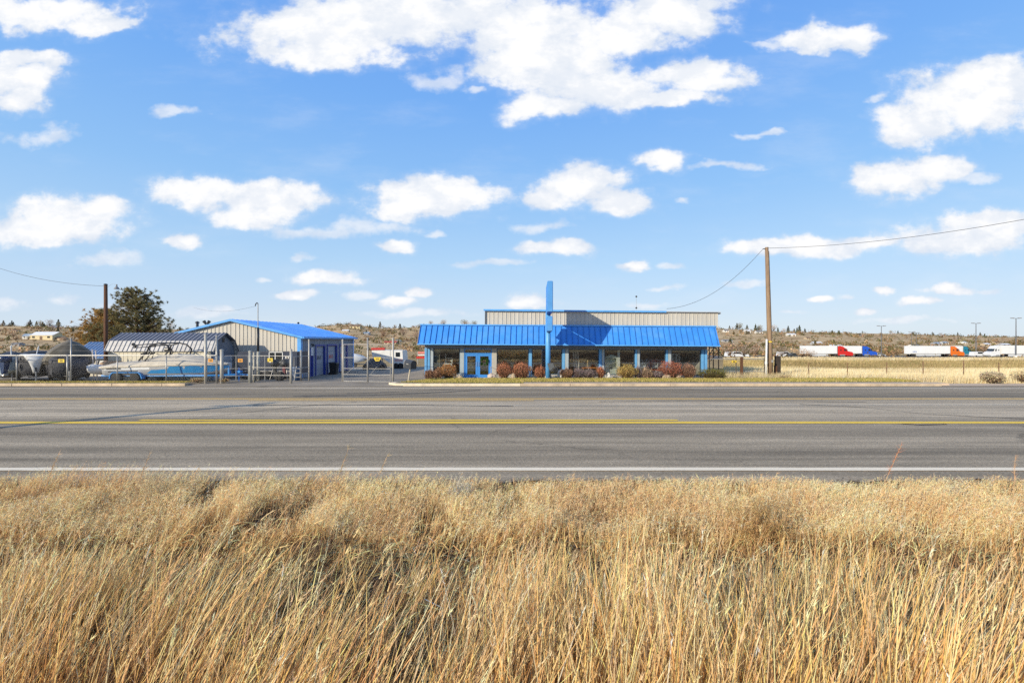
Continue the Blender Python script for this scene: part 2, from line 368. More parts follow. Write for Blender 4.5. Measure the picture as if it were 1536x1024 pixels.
def tar_shadow_line(pts, w):
    o = MB()
    P = [Vector(p) for p in pts]; V = []
    Q = []
    for a, c in zip(P[:-1], P[1:]):
        k = max(2, int((c-a).length/.4))
        Q += [a.lerp(c, i/k)+Vector((random.gauss(0,.02), random.gauss(0,.02),0)) for i in range(k)]
    Q.append(P[-1]); k = len(Q)
    ww = [w*random.uniform(.5,1.3) for _ in Q]
    o.add([(q.x,q.y-a,.0045) for q,a in zip(Q,ww)]+[(q.x,q.y+a,.0045) for q,a in zip(Q,ww)], [(i,i+1,k+i+1,k+i) for i in range(k-1)])
    return o
def g(px, py):
    Y = EYE*F/(py-HY); return (X(px,Y), Y, 0)
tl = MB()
for pts, w in [([g(440,594),g(560,592.5),g(640,589),g(720,585)],.17),([g(520,590),g(600,587.5),g(680,584)],.12),([g(380,607.5),g(560,607),g(770,609)],.07),([g(280,628),g(372,618),g(440,610),g(535,603)],.03), ([g(1200,606),g(1300,611),g(1390,621),g(1536,628)],.04),  # the widest streaks are cast shadow painted on the lanes, thin ones tar
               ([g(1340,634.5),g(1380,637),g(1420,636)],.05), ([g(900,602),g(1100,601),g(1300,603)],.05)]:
    t = tar_shadow_line(pts, w); tl.add(t.v, t.f)
o = tl.build('road_tar_and_shadow_streaks', tar, recalc=False); o['kind'] = 'structure'

# ------------------------------------------------------------------ kerbs, lawn strips, driveway, yard
yard_mat = mat('yard_asphalt', (.31,.265,.21), .9, 0, .22, .5, .4, 60, (1,1,1), (.20,.175,.14), .6)
def yard(name, x0, x1, y0, y1, dz, m):
    b = MB(); yy = np.linspace(y0,y1,14); xx = np.linspace(x0,x1,8); 
    b.add([(x,y,float(base_z(y))+dz) for y in yy for x in xx], [(j*8+i,j*8+i+1,(j+1)*8+i+1,(j+1)*8+i) for j in range(13) for i in range(7)])
    o = b.build(name, m, recalc=False); o['kind'] = 'structure'; return o
yard('yard_pavement', -46, -5.2, 27.8, 58, .07, yard_mat)
yard('forecourt_pavement', -5.2, 16, 31.2, 33, .09, yard_mat)
b = MB(); b.add([(-21.5,27.25,.001),(-6.6,27.25,.001),(-6.6,28.0,.035),(-21.5,28.0,.035)], [(0,1,2,3)]); o = b.build('driveway_apron', yard_mat, recalc=False); o['kind'] = 'structure'
lawn_mat = mat('lawn_soil', (.30,.25,.09), .95, 0, .35, 3, .6, 30, dirt=(.26,.2,.1), dirt_amt=.7)
def kerb(name, x0, x1, y0, y1, z1, joint=3.0):
    b = MB(); x = x0
    while x < x1-.05:
        w = min(joint, x1-x); dz = random.uniform(-.006,.006); b.box(x+.008, x+w-.008, y0, y1, -.05, z1+dz); x += joint
    o = b.build(name, concrete, bevel=.015); o['kind'] = 'structure'; return o
# kerb on the left, ends at the driveway
kerb('kerb_west', -60, -19.6, 27.3, 27.62, .15)
kerb('kerb_east', .5, 25.8, 27.3, 27.6, .14)
# curved kerb nose beside the driveway
nose = [(0.5,27.3),(-3,27.25),(-5.4,27.3),(-7.0,27.5),(-7.55,27.9),(-7.5,28.5),(-6.6,29.1)]
ins = [(0.5,27.6),(-3,27.55),(-5.3,27.6),(-6.8,27.8),(-7.2,28.0),(-7.15,28.4),(-6.4,28.9)]
b = MB(); k = len(nose)
b.add([(x,y,-.05) for x,y in nose]+[(x,y,.14) for x,y in nose]+[(x,y,.14) for x,y in ins], [(i,i+1,k+i+1,k+i) for i in range(k-1)]+[(k+i,k+i+1,2*k+i+1,2*k+i) for i in range(k-1)])
o = b.build('kerb_nose', mat('pale_kerb_concrete', (.74,.63,.47), .85, 0, .12, 3, .2, 60, dirt=(.35,.3,.22), dirt_amt=.5)); o['kind'] = 'structure'
side = mat('pavement_concrete', (.62,.48,.35), .85, 0, .1, 1.2, .2, 60, dirt=(.34,.27,.2), dirt_amt=.5)
b = MB(); x = .52
while x < 25.3: b.box(x+.01, x+1.99, 27.605, 28.35, -.02, .138+random.uniform(-.003,.003)); x += 2.0
o = b.build('pavement', side); o['kind'] = 'structure'
o = sheet('pavement_gravel_verge', [(25.8,27.25,.01),(140,27.25,.01),(140,28.6,.03),(25.8,28.6,.03)], side)
def lawn(name, poly, z=.145):
    o = sheet(name, [(x,y,z) for x,y in poly], lawn_mat); return o
lawn('lawn_west', [(-60,27.62),(-19.8,27.62),(-20.2,28.35),(-60,28.6)])
lawn('lawn_east', [(-7.1,28.1),(-5.3,27.6),(.7,27.61),(.7,28.36),(25.6,28.36),(25.8,31.3),(-5.0,31.25),(-6.3,29.0)])
def lawn_blades(name, n, fx, cols, h=(.04,.10)):
    P = fx(n); n = len(P); hh = RNG.uniform(*h, n); c = np.array(cols)[RNG.integers(0,len(cols),n)]*np.exp(RNG.normal(0,.2,(n,1)))
    V,T,C = blades(P, hh, RNG.normal(0,.03,(n,2)), RNG.uniform(.02,.045,n), c*.8, c*1.1, levels=3)
    return tri_object(name, V, T, C, M_FOL)
def rect_pts(x0,x1,y0,y1,z):
    def f(n): return np.stack([RNG.uniform(x0,x1,n), RNG.uniform(y0,y1,n), np.full(n,z)],1)
    return f
lc = [(.34,.31,.07),(.42,.36,.09),(.50,.39,.15),(.24,.24,.06),(.55,.42,.20)]
o = lawn_blades('lawn_grass', 16000, rect_pts(-45,-20,27.66,28.45,.145), lc); tag(o, 'patchy yellow green turf strip between left kerb and boat yard fence', 'grass', kind='stuff')
def east(n):
    x = RNG.uniform(-6.9,25.6,n); y = RNG.uniform(27.7,31.1,n)
    k = ((x<.7)&(y>27.65+np.clip((-5.0-x)*.35,0,1)))|((x>=.7)&(y>28.4)); k &= y < 31.1-np.clip((-4.9-x)*1.4,0,2.6); k &= (y < 30.6)|(RNG.random(n)<.4)
    return np.stack([x,y,np.full(n,.145)],1)[k]
o = lawn_blades('lawn_grass', 42000, east, lc); tag(o, 'yellow green lawn strip with shrubs in front of the showroom', 'grass', kind='stuff')

# ------------------------------------------------------------------ ribbed panels
def ribbed(mb, x0, x1, zlo, zhi, fr, pitch=.3, depth=.03, rw=.06):
    """vertical ribbed sheet; fr(u, out, z) -> xyz; zlo/zhi are functions of u"""
    us = []; u = x0
    while u < x1-.01:
        e = min(u+pitch, x1); us += [(u,0)]
        if e-u > rw*2.2: us += [(e-rw-.02,0),(e-rw,depth),(e-.02,depth)]
        u = e
    us.append((x1,0)); n = len(us)
    # extra break points where the top edge bends are not needed: linear tops only
    vs = [fr(a,d,zlo(a)) for a,d in us]+[fr(a,d,zhi(a)) for a,d in us]
    mb.add(vs, [(i,i+1,n+i+1,n+i) for i in range(n-1)])
    return mb
front = lambda Y: (lambda u,o,z: (u, Y-o, z))
K = lambda c: (lambda u: c)

# ================================================================== SHOWROOM BUILDING
SB = empty('showroom_building', (3.9, 32.7, 0), 'long single storey showroom with bright blue metal canopy, glass front and beige upper wall', 'building')
Yb, Yt, Yg = 31.6, 32.62, 32.7
zb, zt = 2.44, 3.77
xl, xr = -6.57, 14.42
# canopy: sloped sheet with standing seams
b = MB(); b.add([(xl,Yb,zb),(xr,Yb,zb),(xr+.14,Yt,zt),(xl,Yt,zt),(xl,Yb+.05,zb-.05),(xr,Yb+.05,zb-.05),(xr+.14,Yt+.05,zt-.05),(xl,Yt+.05,zt-.05)],
    [(0,1,2,3),(7,6,5,4),(0,4,5,1),(1,5,6,2),(2,6,7,3),(3,7,4,0)])
cn = b.build('canopy', blue_roof, SB)
b = MB(); u = xl+.02; slope = Vector((0,Yt-Yb,zt-zb)).normalized(); nrm = Vector((0,-slope.z,slope.y))
while u < xr+.05:
    A = Vector((u,Yb-.005,zb)); B = Vector((u+ (.14*(u-xl)/(xr-xl)),Yt-.005,zt)); w = Vector((.013,0,0)); h = nrm*.06
    b.add([A-w,A+w,B+w,B-w,A-w+h,A+w+h,B+w+h,B-w+h], [(4,5,6,7),(0,1,5,4),(1,2,6,5),(2,3,7,6),(3,0,4,7)])
    u += .40+random.uniform(-.008,.008)
b.build('seam', mat('blue_seam_paint', (.05,.22,.56), .45, 0, .08, 3), cn, label='raised standing seams of the blue canopy')
b = MB().box(xl-.02,xr+.16,Yt-.1,Yt+.14,zt-.02,zt+.07).box(xl-.015,xr+.02,Yb-.03,Yb+.02,zb-.07,zb+.012); b.build('canopy_trim', mat('pale_blue_trim', (.10,.36,.78), .4), cn)
b = MB(); # end closures, soffit, header
for xa,xc in ((xl+.012,xl+.06),(xr-.1,xr-.05)): MB().prism([(Yb+.06,zb-.052),(Yt+.02,zt-.07),(Yt+.02,zb-.052)], 'x', xa, xc).build('canopy_end', blue_trim, cn)
MB().box(xl+.07,xr-.11,Yb+.07,Yg+.05,zb-.10,zb-.055).build('soffit', mat('dark_soffit', (.10,.10,.11), .7), SB)
MB().box(-6.27,13.98,Yg-.06,Yg+.14,2.12,zb-.102).build('header_beam', grey_and_shaded_wall, SB)
# side and rear walls (hollow so that the glass looks into a room)
Yr = 46
b = MB().box(-6.27,-6.12,Yg+.15,Yr,0,3.66).box(13.83,13.98,Yg+.15,Yr,0,3.66).box(-6.12,13.83,Yr-.15,Yr,0,3.66); b.build('wall', beige_wall, SB)
MB().box(-6.12,13.83,Yg-.1,Yr-.16,-.04,.02).build('showroom_floor', mat('showroom_carpet', (.24,.19,.15), .9, 0, .2, 2), SB)
MB().box(-6.11,13.82,36.2,36.35,.02,2.4).build('partition', mat('brown_panelling', (.30,.20,.13), .7, 0, .3, 1.2, stretch=(6,1,.4)), SB)
MB().box(-6.11,13.82,Yg+.16,Yr-.16,2.41,2.5).build('ceiling', mat('ceiling_tiles', (.6,.58,.54), .8), SB)
MB().box(-6.27,13.98,Yt+.15,Yr,3.665,3.73).build('flat_roof', mat('flat_roof_membrane', (.35,.34,.32), .8), SB)
# upper storey
ux0, ux1, Yu = -1.93, 14.84, 32.86
uz0 = 3.735
def utop(u): return 4.86-.004*(u-ux0)
b = MB(); ribbed(b, ux0, ux1, K(uz0), utop, front(Yu), .30, .035, .05)
ribbed(b, Yu, 45.8, K(uz0), K(4.7), lambda u,o,z: (ux1+o,u,z), .30, .035, .05); ribbed(b, Yu, 45.8, K(uz0), K(4.7), lambda u,o,z: (ux0-o,u,z), .30, .035, .05)
b.box(ux0+.01,ux1-.01,45.7,45.8,uz0,4.7); b.build('upper_wall', beige_upper, SB, label='beige ribbed upper wall rising behind the canopy')
b = MB().add([(ux0-.12,Yu-.16,4.86),(ux1+.14,Yu-.16,4.80),(ux1+.14,46,4.80),(ux0-.12,46,4.86),(ux0-.12,Yu-.16,4.90),(ux1+.14,Yu-.16,4.84),(ux1+.14,46,4.84),(ux0-.12,46,4.90)],
     [(3,2,1,0),(4,5,6,7),(0,1,5,4),(1,2,6,5),(2,3,7,6),(3,0,4,7)]); b.build('upper_roof', mat('grey_roof_edge', (.42,.42,.42), .5), SB)
b = MB().add([(ux0-.14,Yu-.19,4.82),(11.05,Yu-.19,4.775),(11.05,Yu-.165,4.775),(ux0-.14,Yu-.165,4.82),(ux0-.14,Yu-.19,4.935),(11.05,Yu-.19,4.885),(11.05,Yu-.165,4.885),(ux0-.14,Yu-.165,4.935)],
     [(3,2,1,0),(4,5,6,7),(0,1,5,4),(1,2,6,5),(2,3,7,6),(3,0,4,7)]); b.build('fascia', mat('pale_blue_trim', (.10,.36,.78)), SB, label='blue fascia strip along the upper roof edge')
b = MB().box(ux0-.05,ux0+.02,Yu-.09,Yu-.038,3.77,4.80); b.build('corner_trim', mat('dark_trim', (.09,.1,.12), .6), SB)
b = MB().tube([(ux1+.16,Yu-.02,4.74),(ux1+.16,36,4.74)],.05,6); b.build('gutter', mat('grey_roof_edge'  , (.42,.42,.42)), SB)
# columns and windows of the shopfront (pixel spans turned into metres on the glass line)
xx = lambda p: X(p, Yg)
def column(p0, p1, m, parts=1):
    w = (xx(p1)-xx(p0))
    o = MB().box(xx(p0),xx(p1),Yg-.10,Yg+.12,0,2.115).build('column', m, SB, bevel=.008)
    return o
col_blue = mat('column_blue_paint', (.13,.36,.66), .45, 0, .07, 3); col_grey = mat('column_grey_blue', (.36,.42,.46), .5, 0, .07, 3); col_tan = mat('column_greige', (.44,.42,.38), .6, 0, .07, 3)
for p0,p1,m in [(637,640.5,col_blue),(641.5,645,col_blue),(646,650,col_grey),(690,696,col_grey),(737.5,745,col_tan),(793,797.5,col_blue),(843,847,col_blue),(847.4,852.5,col_grey),
                (898,902,col_blue),(902.4,906,col_grey),(952,955,col_blue),(955.4,959,col_grey),(998,1001,col_blue),(1001.4,1006,col_grey),(1051,1055,col_blue),(1056,1060,col_blue)]:
    column(p0,p1,m)
frame_m = mat('dark_teal_window_frame', (.035,.07,.11), .45, 0, .1, 3)
def window(p0, p1, zlo=.28, bars=(), fm=frame_m):
    x0, x1 = xx(p0)+.003, xx(p1)-.003; t = .055; zhi = 2.115
    b = MB().box(x0,x1,Yg-.03,Yg+.05,zlo,zlo+t).box(x0,x1,Yg-.03,Yg+.05,zhi-t,zhi).box(x0,x0+t,Yg-.03,Yg+.05,zlo+t,zhi-t).box(x1-t,x1,Yg-.03,Yg+.05,zlo+t,zhi-t)
    for p in bars: b.box(xx(p)-.03,xx(p)+.03,Yg-.028,Yg+.048,zlo+t,zhi-t)
    w = MB().box(x0,x1,Yg-.05,Yg+.08,0,zlo-.003).build('window_plinth', col_tan, SB)
    f = b.build('window', fm, SB)
    MB().box(x0+t,x1-t,Yg+.005,Yg+.012,zlo+t,zhi-t).build('pane', glass, f)
window(650,690); window(745,793); window(797.5,843); window(852.5,898,bars=()); window(906,952); window(959,998); window(1006,1051)
# double door with transom
dx0, dx1 = xx(696), xx(737.5); dz = 2.115
b = MB().box(dx0,dx0+.07,Yg-.07,Yg+.08,0,dz).box(dx1-.07,dx1,Yg-.07,Yg+.08,0,dz).box(dx0+.07,dx1-.07,Yg-.07,Yg+.08,dz-.06,dz).box(dx0+.07,dx1-.07,Yg-.07,Yg+.08,1.70,1.80)
df = b.build('door_frame', blue_door, SB)
MB().box(dx0+.07,dx1-.07,Yg,Yg+.01,1.80,dz-.06).build('transom_pane', glass, df)
xm = (dx0+dx1)/2
for a,c,hs in [(dx0+.075,xm-.006,1),(xm+.006,dx1-.075,-1)]:
    b = MB(); s = .15; b.box(a,a+s,Yg-.04,Yg+.03,.02,1.695).box(c-s,c,Yg-.04,Yg+.03,.02,1.695).box(a+s,c-s,Yg-.04,Yg+.03,.02,.24).box(a+s,c-s,Yg-.04,Yg+.03,1.56,1.695)
    d = b.build('door', blue_door, SB)
    MB().box(a+s,c-s,Yg-.01,Yg,.24,1.56).build('pane', glass, d)
    hx = c-.07 if hs > 0 else a+.07
    MB().tube([(hx,Yg-.045,.85),(hx,Yg-.10,.85),(hx,Yg-.10,1.15),(hx,Yg-.045,1.15)],.013,6).build('door_handle', galv, d)
# goods seen through the glass: each stands on the showroom floor
def thing(name, loc, label, cat, group=None): return empty(name, loc, label, cat, group)
def hutch(px0, px1, ztop, Y, m, label, shelves=3, top=True):
    x0, x1 = X(px0,Y), X(px1,Y); t = thing('cabinet', ((x0+x1)/2,Y,.02), label, 'cabinet')
    b = MB().box(x0,x0+.04,Y,Y+.45,.02,ztop).box(x1-.04,x1,Y,Y+.45,.02,ztop).box(x0+.04,x1-.04,Y+.42,Y+.45,.02,ztop).box(x0+.04,x1-.04,Y,Y+.42,ztop-.05,ztop).box(x0+.04,x1-.04,Y,Y+.42,.02,.12)
    b.build('carcass', m, t)
    for k in range(shelves): z = .12+(ztop-.2)*(k+1)/(shelves+1); MB().box(x0+.041,x1-.041,Y+.01,Y+.419,z,z+.03).build('shelf', m, t)
    if top:
        MB().prism([(x0-.05,ztop+.002),(x1+.05,ztop+.002),(x1-.1,ztop+.1),((x0+x1)/2,ztop+.2),(x0+.1,ztop+.1)],'y',Y-.03,Y+.44).build('crest', m, t)
    for s in (0,1):
        xa = x0+.05 if s == 0 else (x0+x1)/2+.005; xb = (x0+x1)/2-.005 if s == 0 else x1-.05
        d = MB().box(xa,xb,Y-.025,Y-.003,.14,.72).build('door', m, t); MB().lathe((xb-.05 if s==0 else xa+.05,Y-.05,.45),[(.012,0),(.016,.012),(.012,.024)],8,'y').build('knob', dark_metal, d)
    return t
hutch(908,926,1.50,33.15,mat('pale_green_white_paint',(.62,.66,.58),.5,0,.06,3),'tall pale green white hutch with crested top behind the glass')
hutch(868,882,1.42,33.5,mat('honey_pine_wood',(.55,.40,.20),.6,0,.12,3,stretch=(6,6,.6)),'honey pine bookcase standing behind the shrubs window', 4, False)
def slat_boards(px, Y, n, label, m, hz=1.9):
    t = thing('leaning_boards', (X(px,Y),Y,.02), label, 'boards')
    for k in range(n):
        x = X(px,Y)+k*.16; MB().add([(x,Y,.02),(x+.12,Y,.02),(x+.05,Y+.25,hz),(x-.07,Y+.25,hz),(x,Y+.03,.02),(x+.12,Y+.03,.02),(x+.05,Y+.28,hz),(x-.07,Y+.28,hz)],
          [(0,1,2,3),(7,6,5,4),(0,4,5,1),(1,5,6,2),(2,6,7,3),(3,7,4,0)]).build('board', m, t)
    return t
slat_boards(861,33.3,3,'pale weathered boards leaning inside the window left of the bookcase',mat('pale_board',(.55,.47,.40),.7,0,.15,3))
MB_w = mat('white_post_paint',(.62,.62,.58),.6)
t = thing('white_post', (X(928.5,33.1),33.1,.02),'white square post standing inside the window beside the hutch','post'); MB().box(X(928,33.1)-.08,X(928,33.1)+.1,33.1,33.25,.02,2.4).build('shaft',MB_w,t)
MB().box(X(928,33.1)-.11,X(928,33.1)+.13,33.07,33.28,.02,.14).build('base',MB_w,t)
def low_table(px0,px1,Y,z,m,label):
    x0,x1 = X(px0,Y),X(px1,Y); t = thing('table',((x0+x1)/2,Y+.3,.02),label,'table'); MB().box(x0,x1,Y,Y+.6,z-.08,z).build('tabletop',m,t,bevel=.01)
    for a in (x0+.06,x1-.12):
        for c in (Y+.04,Y+.5): MB().box(a,a+.06,c,c+.06,.02,z-.081).build('leg',m,t)
    return t
orange = mat('orange_stained_wood',(.55,.20,.04),.5,0,.15,4,stretch=(1,6,6)); rust = mat('red_brown_wood',(.30,.09,.04),.5,0,.2,4,stretch=(1,6,6))
low_table(873,898,33.0,.78,orange,'orange stained wooden table behind the grey shrub')
low_table(958,999,33.0,.62,rust,'long red brown wooden table under the window with cabinets')
def display(px0,px1,z0,z1,Y,m,label,cells=4):
    x0,x1 = X(px0,Y),X(px1,Y); t = thing('display_rack',((x0+x1)/2,Y,.02),label,'rack')
    MB().box(x0,x1,Y+.3,Y+.34,.02,z1).build('back_panel',m,t); 
    for k in range(cells+1): a = x0+(x1-x0-.04)*k/cells; MB().box(a,a+.04,Y,Y+.299,.02,z1).build('upright',m,t)
    for z in (z0,(z0+z1)/2,z1-.05):
        for k in range(cells): a = x0+(x1-x0-.04)*k/cells+.041; c = x0+(x1-x0-.04)*(k+1)/cells-.001; MB().box(a,c,Y,Y+.299,z,z+.03).build('shelf',m,t)
    return t
display(960,996,.7,1.32,33.9,mat('pale_blue_grey_rack',(.42,.45,.50),.5,0,.1,3),'pale grey blue display shelving above the long red brown table')
display(1008,1020,.5,1.75,33.6,mat('white_rack',(.66,.64,.6),.5,0,.1,3),'narrow white display rack at the left of the last window',2)
display(1022,1034,.4,1.5,34.2,mat('dark_green_rack',(.10,.12,.10),.6,0,.2,3),'dark green display rack in the middle of the last window',2)
def white_frame_chair(px, Y, label):
    x = X(px,Y); t = thing('chair',(x,Y,.02),label,'chair'); m = mat('white_chair_paint',(.78,.76,.70),.5)
    for dx in (-.24,.24):
        MB().box(x+dx-.03,x+dx+.03,Y+.4,Y+.46,.02,1.75 if dx<0 else 1.45).build('leg',m,t); MB().box(x+dx-.03,x+dx+.03,Y,Y+.06,.02,1.0).build('leg',m,t)
    MB().box(x-.28,x+.28,Y-.02,Y+.397,1.003,1.06).build('seat',m,t)
    for z in (1.2,1.38): MB().box(x-.207,x+.207,Y+.41,Y+.45,z,z+.06).build('backrest',m,t)
    MB().box(x-.207,x+.207,Y+.01,Y+.05,.55,.6).build('stretcher',m,t)
white_frame_chair(672,33.2,'tall white painted stool chair in the leftmost shop window')
# pale curtain panel at the left window and items at the doors
t = MB(); ribbed(t,X(651,33.0),X(660,33.0),K(.05),K(2.3),front(33.0),.09,.05,.03); o = t.build('curtain',mat('olive_cream_curtain',(.36,.34,.25),.9),None); tag(o,'olive cream curtain hanging inside the leftmost shop window','curtain')
wr = leaf_tris(np.array([(X(726.5,Yg)+(.24+.07*math.cos(q))*math.cos(a), Yg-.10+.05*math.sin(q), 1.22+(.24+.07*math.cos(q))*math.sin(a)) for a in RNG.uniform(0,6.28,26) for q in RNG.uniform(0,6.28,30)]), .045, cjit((.05,.12,.03),780,.35))
o = tri_object('wreath', *wr, M_FOL); tag(o,'round green wreath hanging on the right hand blue door','wreath')
t = thing('stacked_goods',(X(706,33.4),33.4,.02),'tan wooden crates stacked with a white cushion behind the left door','crates')
for k,(w,h) in enumerate([(.5,.42),(.46,.40),(.42,.38)]):
    z = .02+.44*k; MB().box(X(706,33.4)-w/2,X(706,33.4)+w/2,33.2,33.6,z,z+h).build('crate',mat('tan_crate_wood',(.58,.40,.18),.7,0,.2,4,stretch=(1,1,8)),t,bevel=.01)
MB().box(X(706,33.4)-.2,X(706,33.4)+.2,33.22,33.58,1.345,1.5).build('cushion',mat('white_cushion_cloth',(.75,.74,.70),.9),t,bevel=.05)
for px in (708,719):
    t = thing('ceiling_light',(X(px,35),35,2.40),'long white ceiling light seen through the transom over the %s door'%('left' if px<712 else 'right'),'ceiling light'); MB().box(X(px,35)-.3,X(px,35)+.3,34.8,35.2,2.33,2.405).build('diffuser',white_paint,t)
# roof antenna
t = thing('roof_antenna',(X(954.5,34.5),34.5,4.84),'thin roof antenna with two small dark knobs','antenna')
MB().tube([(X(954.5,34.5),34.5,4.84),(X(954.5,34.5),34.5,6.05)],.010,6).build('mast',galv,t)
for z in (5.12,5.98): MB().lathe((X(954.5,34.5),34.5,z),[(.02,0),(.07,.03),(.07,.1),(.02,.14)],8).build('knob',dark_metal,t)
SB.rotation_euler = (0, .0062, 0)
# flower bed kerb inside, bollard rails by the door
t = thing('handrail',(X(743,32.1),32.1,.1),'grey metal hand rail between the doors and the first round red shrub','handrail')
for dx in (-.28,.28): MB().tube([(X(742,32.1)+dx,32.1,.08),(X(742,32.1)+dx,32.1,.62+(.25 if dx<0 else 0))],.022,8).build('post',galv,t)
MB().tube([(X(742,32.1)-.28,32.1,.87),(X(742,32.1)+.28,32.1,.62)],.02,8).build('rail',galv,t)
t = thing('marker_post',(X(683.5,31.6),31.6,.1),'short grey wooden marker post beside the rust brown shrub left of the doors','post'); MB().box(X(683.5,31.6)-.03,X(683.5,31.6)+.03,31.58,31.64,.08,.72).build('shaft',mat('grey_stake',(.35,.31,.26),.8,0,.2,6),t,bevel=.006)
t = thing('yard_lamp',(X(796,31.5),31.5,.1),'small pale lantern on a stem between the round shrubs','lantern')
MB().lathe((X(796,31.5),31.5,.12),[(.16,0),(.16,.04),(.04,.1),(.03,.5),(.05,.52)],10).build('stem',mat('pale_stone',(.48,.45,.40),.8),t); MB().lathe((X(796,31.5),31.5,.645),[(.05,0),(.12,.05),(.12,.22),(.03,.3)],8).build('lamp_shade',mat('pale_stone',(.48,.45,.4)),t)

# ================================================================== PYLON SIGN
PS = empty('pylon_sign',(X(822,30.7),30.7,.1),'tall blank blue pylon sign with two stacked cabinets on a blue pole','sign')
px_ = X(822,30.7)
MB().tube([(px_,30.7,.0),(px_,30.7,4.6)],.165,16,True).build('pole', mat('sign_pole_blue',(.11,.36,.72),.4,0,.08,3), PS, True)
def slab(y0,y1,z0,z1,e=0.0):
    # the cabinets are turned a little so that they stand edge-on to the road
    xa = lambda y: 2.17+(y-27.85)*.050
    return [(xa(y0)-e,y0),(xa(y0)+.33+e,y0),(xa(y1)+.33+e,y1),(xa(y1)-e,y1)], z0, z1
def cab(z0,z1,y0,y1):
    p,a,b_ = slab(y0,y1,z0,z1); c = MB().prism(p,'z',a,b_).build('cabinet', mat('sign_cabinet_blue',(.085,.30,.68),.45,0,.08,1.5,dirt=(.14,.39,.72),dirt_amt=.4), PS, bevel=.02)
    b = MB()
    for k in range(4):
        y = y0+.15+(y1-y0-.3)*k/3; p,_,_ = slab(y-.03,y+.03,0,0,.012); b.prism(p,'z',z0+.06,z1-.06)
    b.build('face_strip', blue_trim, c)
    p,_,_ = slab(y0+.05,y1-.05,0,0,-.02); MB().prism(p,'z',z0-.03,z0-.003).build('cabinet_base', blue_dark, c)
cab(4.50,6.38,27.9,31.3); cab(3.32,4.25,28.3,31.25)
# ================================================================== WORKSHOP
WX0, WX1, WY0, WY1 = -26.7, -16.25, 35.0, 46.6
wz0, we, wr_ = -.24, 3.02, 4.30; wm = (WX0+WX1)/2-.05
WS = empty('workshop_building',((WX0+WX1)/2,WY0,wz0),'beige ribbed metal workshop with low blue gable roof and shaded bay doors','building')
def gtop(u): return we+(wr_-we)*(1-abs(u-wm)/((WX1-WX0)/2+.05))-.03
b = MB(); ribbed(b,WX0,wm,K(wz0),gtop,front(WY0),.30,.035,.06); ribbed(b,wm,WX1,K(wz0),gtop,front(WY0),.30,.035,.06)
b.build('gable_wall', beige_wall, WS)
b = MB(); ribbed(b,WY0,WY1,K(wz0),K(we-.05),lambda u,o,z:(WX0-o,u,z),.3,.03,.06); b.add([(WX0,WY1,wz0),(WX1,WY1,wz0),(WX1,WY1,we),(wm,WY1,wr_-.03),(WX0,WY1,we)],[(0,1,2,3,4)]); b.build('wall', beige_wall, WS)
# bay side wall with openings
doors = [(36.55,37.1,'m',2.35),(37.55,39.55,'b',2.62),(39.95,42.2,'b',2.62),(42.75,44.9,'b',2.62)]
b = MB(); y = WY0
for (a,c,k,h) in doors:
    ribbed(b,y,a,K(wz0),K(we-.05),lambda u,o,z:(WX1+o,u,z),.3,.03,.06); ribbed(b,a,c,K(h+wz0),K(we-.05),lambda u,o,z:(WX1+o,u,z),.3,.03,.06); y = c
ribbed(b,y,WY1,K(wz0),K(we-.05),lambda u,o,z:(WX1+o,u,z),.3,.03,.06); b.build('bay_wall', grey_and_shaded_wall, WS)  # shaded side of the beige workshop, darkened by colour
for i,(a,c,k,h) in enumerate(doors):
    j = MB(); t = .14; j.box(WX1-.2,WX1+.07,a-.001,a+t,wz0,wz0+h).box(WX1-.2,WX1+.07,c-t,c+.001,wz0,wz0+h).box(WX1-.2,WX1+.068,a+t,c-t,wz0+h-t,wz0+h+.001); jf = j.build('door_frame', blue_dark, WS)
    if k == 'm':
        d = MB().box(WX1-.1,WX1-.04,a+t+.003,c-t-.003,wz0+.02,wz0+h-t-.003).build('door', blue_dark, WS); MB().lathe((WX1-.0,(a+t+.06),wz0+1.0),[(.03,-.04),(.03,.02),(.01,.03)],8,'x').build('door_handle', galv, d)
    else:
        d = MB()
        nsec = 5; zz = (h-t-.05)/nsec
        for s in range(nsec): d.box(WX1-.14,WX1-.09,a+t+.003,c-t-.003,wz0+.02+s*zz+.008,wz0+.02+(s+1)*zz-.006)
        d.box(WX1-.16,WX1-.141,a+t+.003,c-t-.003,wz0+.02,wz0+h-t-.03)
        d = d.build('bay_door', mat('bay_door_grey_blue',(.27,.31,.38),.5,0,.06,2), WS, bevel=.004)
        tx = bpy.data.curves.new('lettering','FONT'); tx.body = 'BAY'; tx.size = .5; tx.align_x = 'CENTER'; tx.extrude = .004
        tmp = bpy.data.objects.new('lettering_outline',tx); tm = bpy.data.meshes.new_from_object(tmp); bpy.data.objects.remove(tmp); to = bpy.data.objects.new('lettering',tm); COL.objects.link(to); to.parent = d; to.location = Vector((WX1-.078,(a+c)/2,wz0+1.35))-wloc(d)
        to.rotation_euler = (PI/2,0,PI/2); tm.materials.clear(); tm.materials.append(mat('dark_lettering_paint',(.06,.07,.09),.5) if i == 1 else mat('red_lettering_paint',(.62,.12,.10),.5))
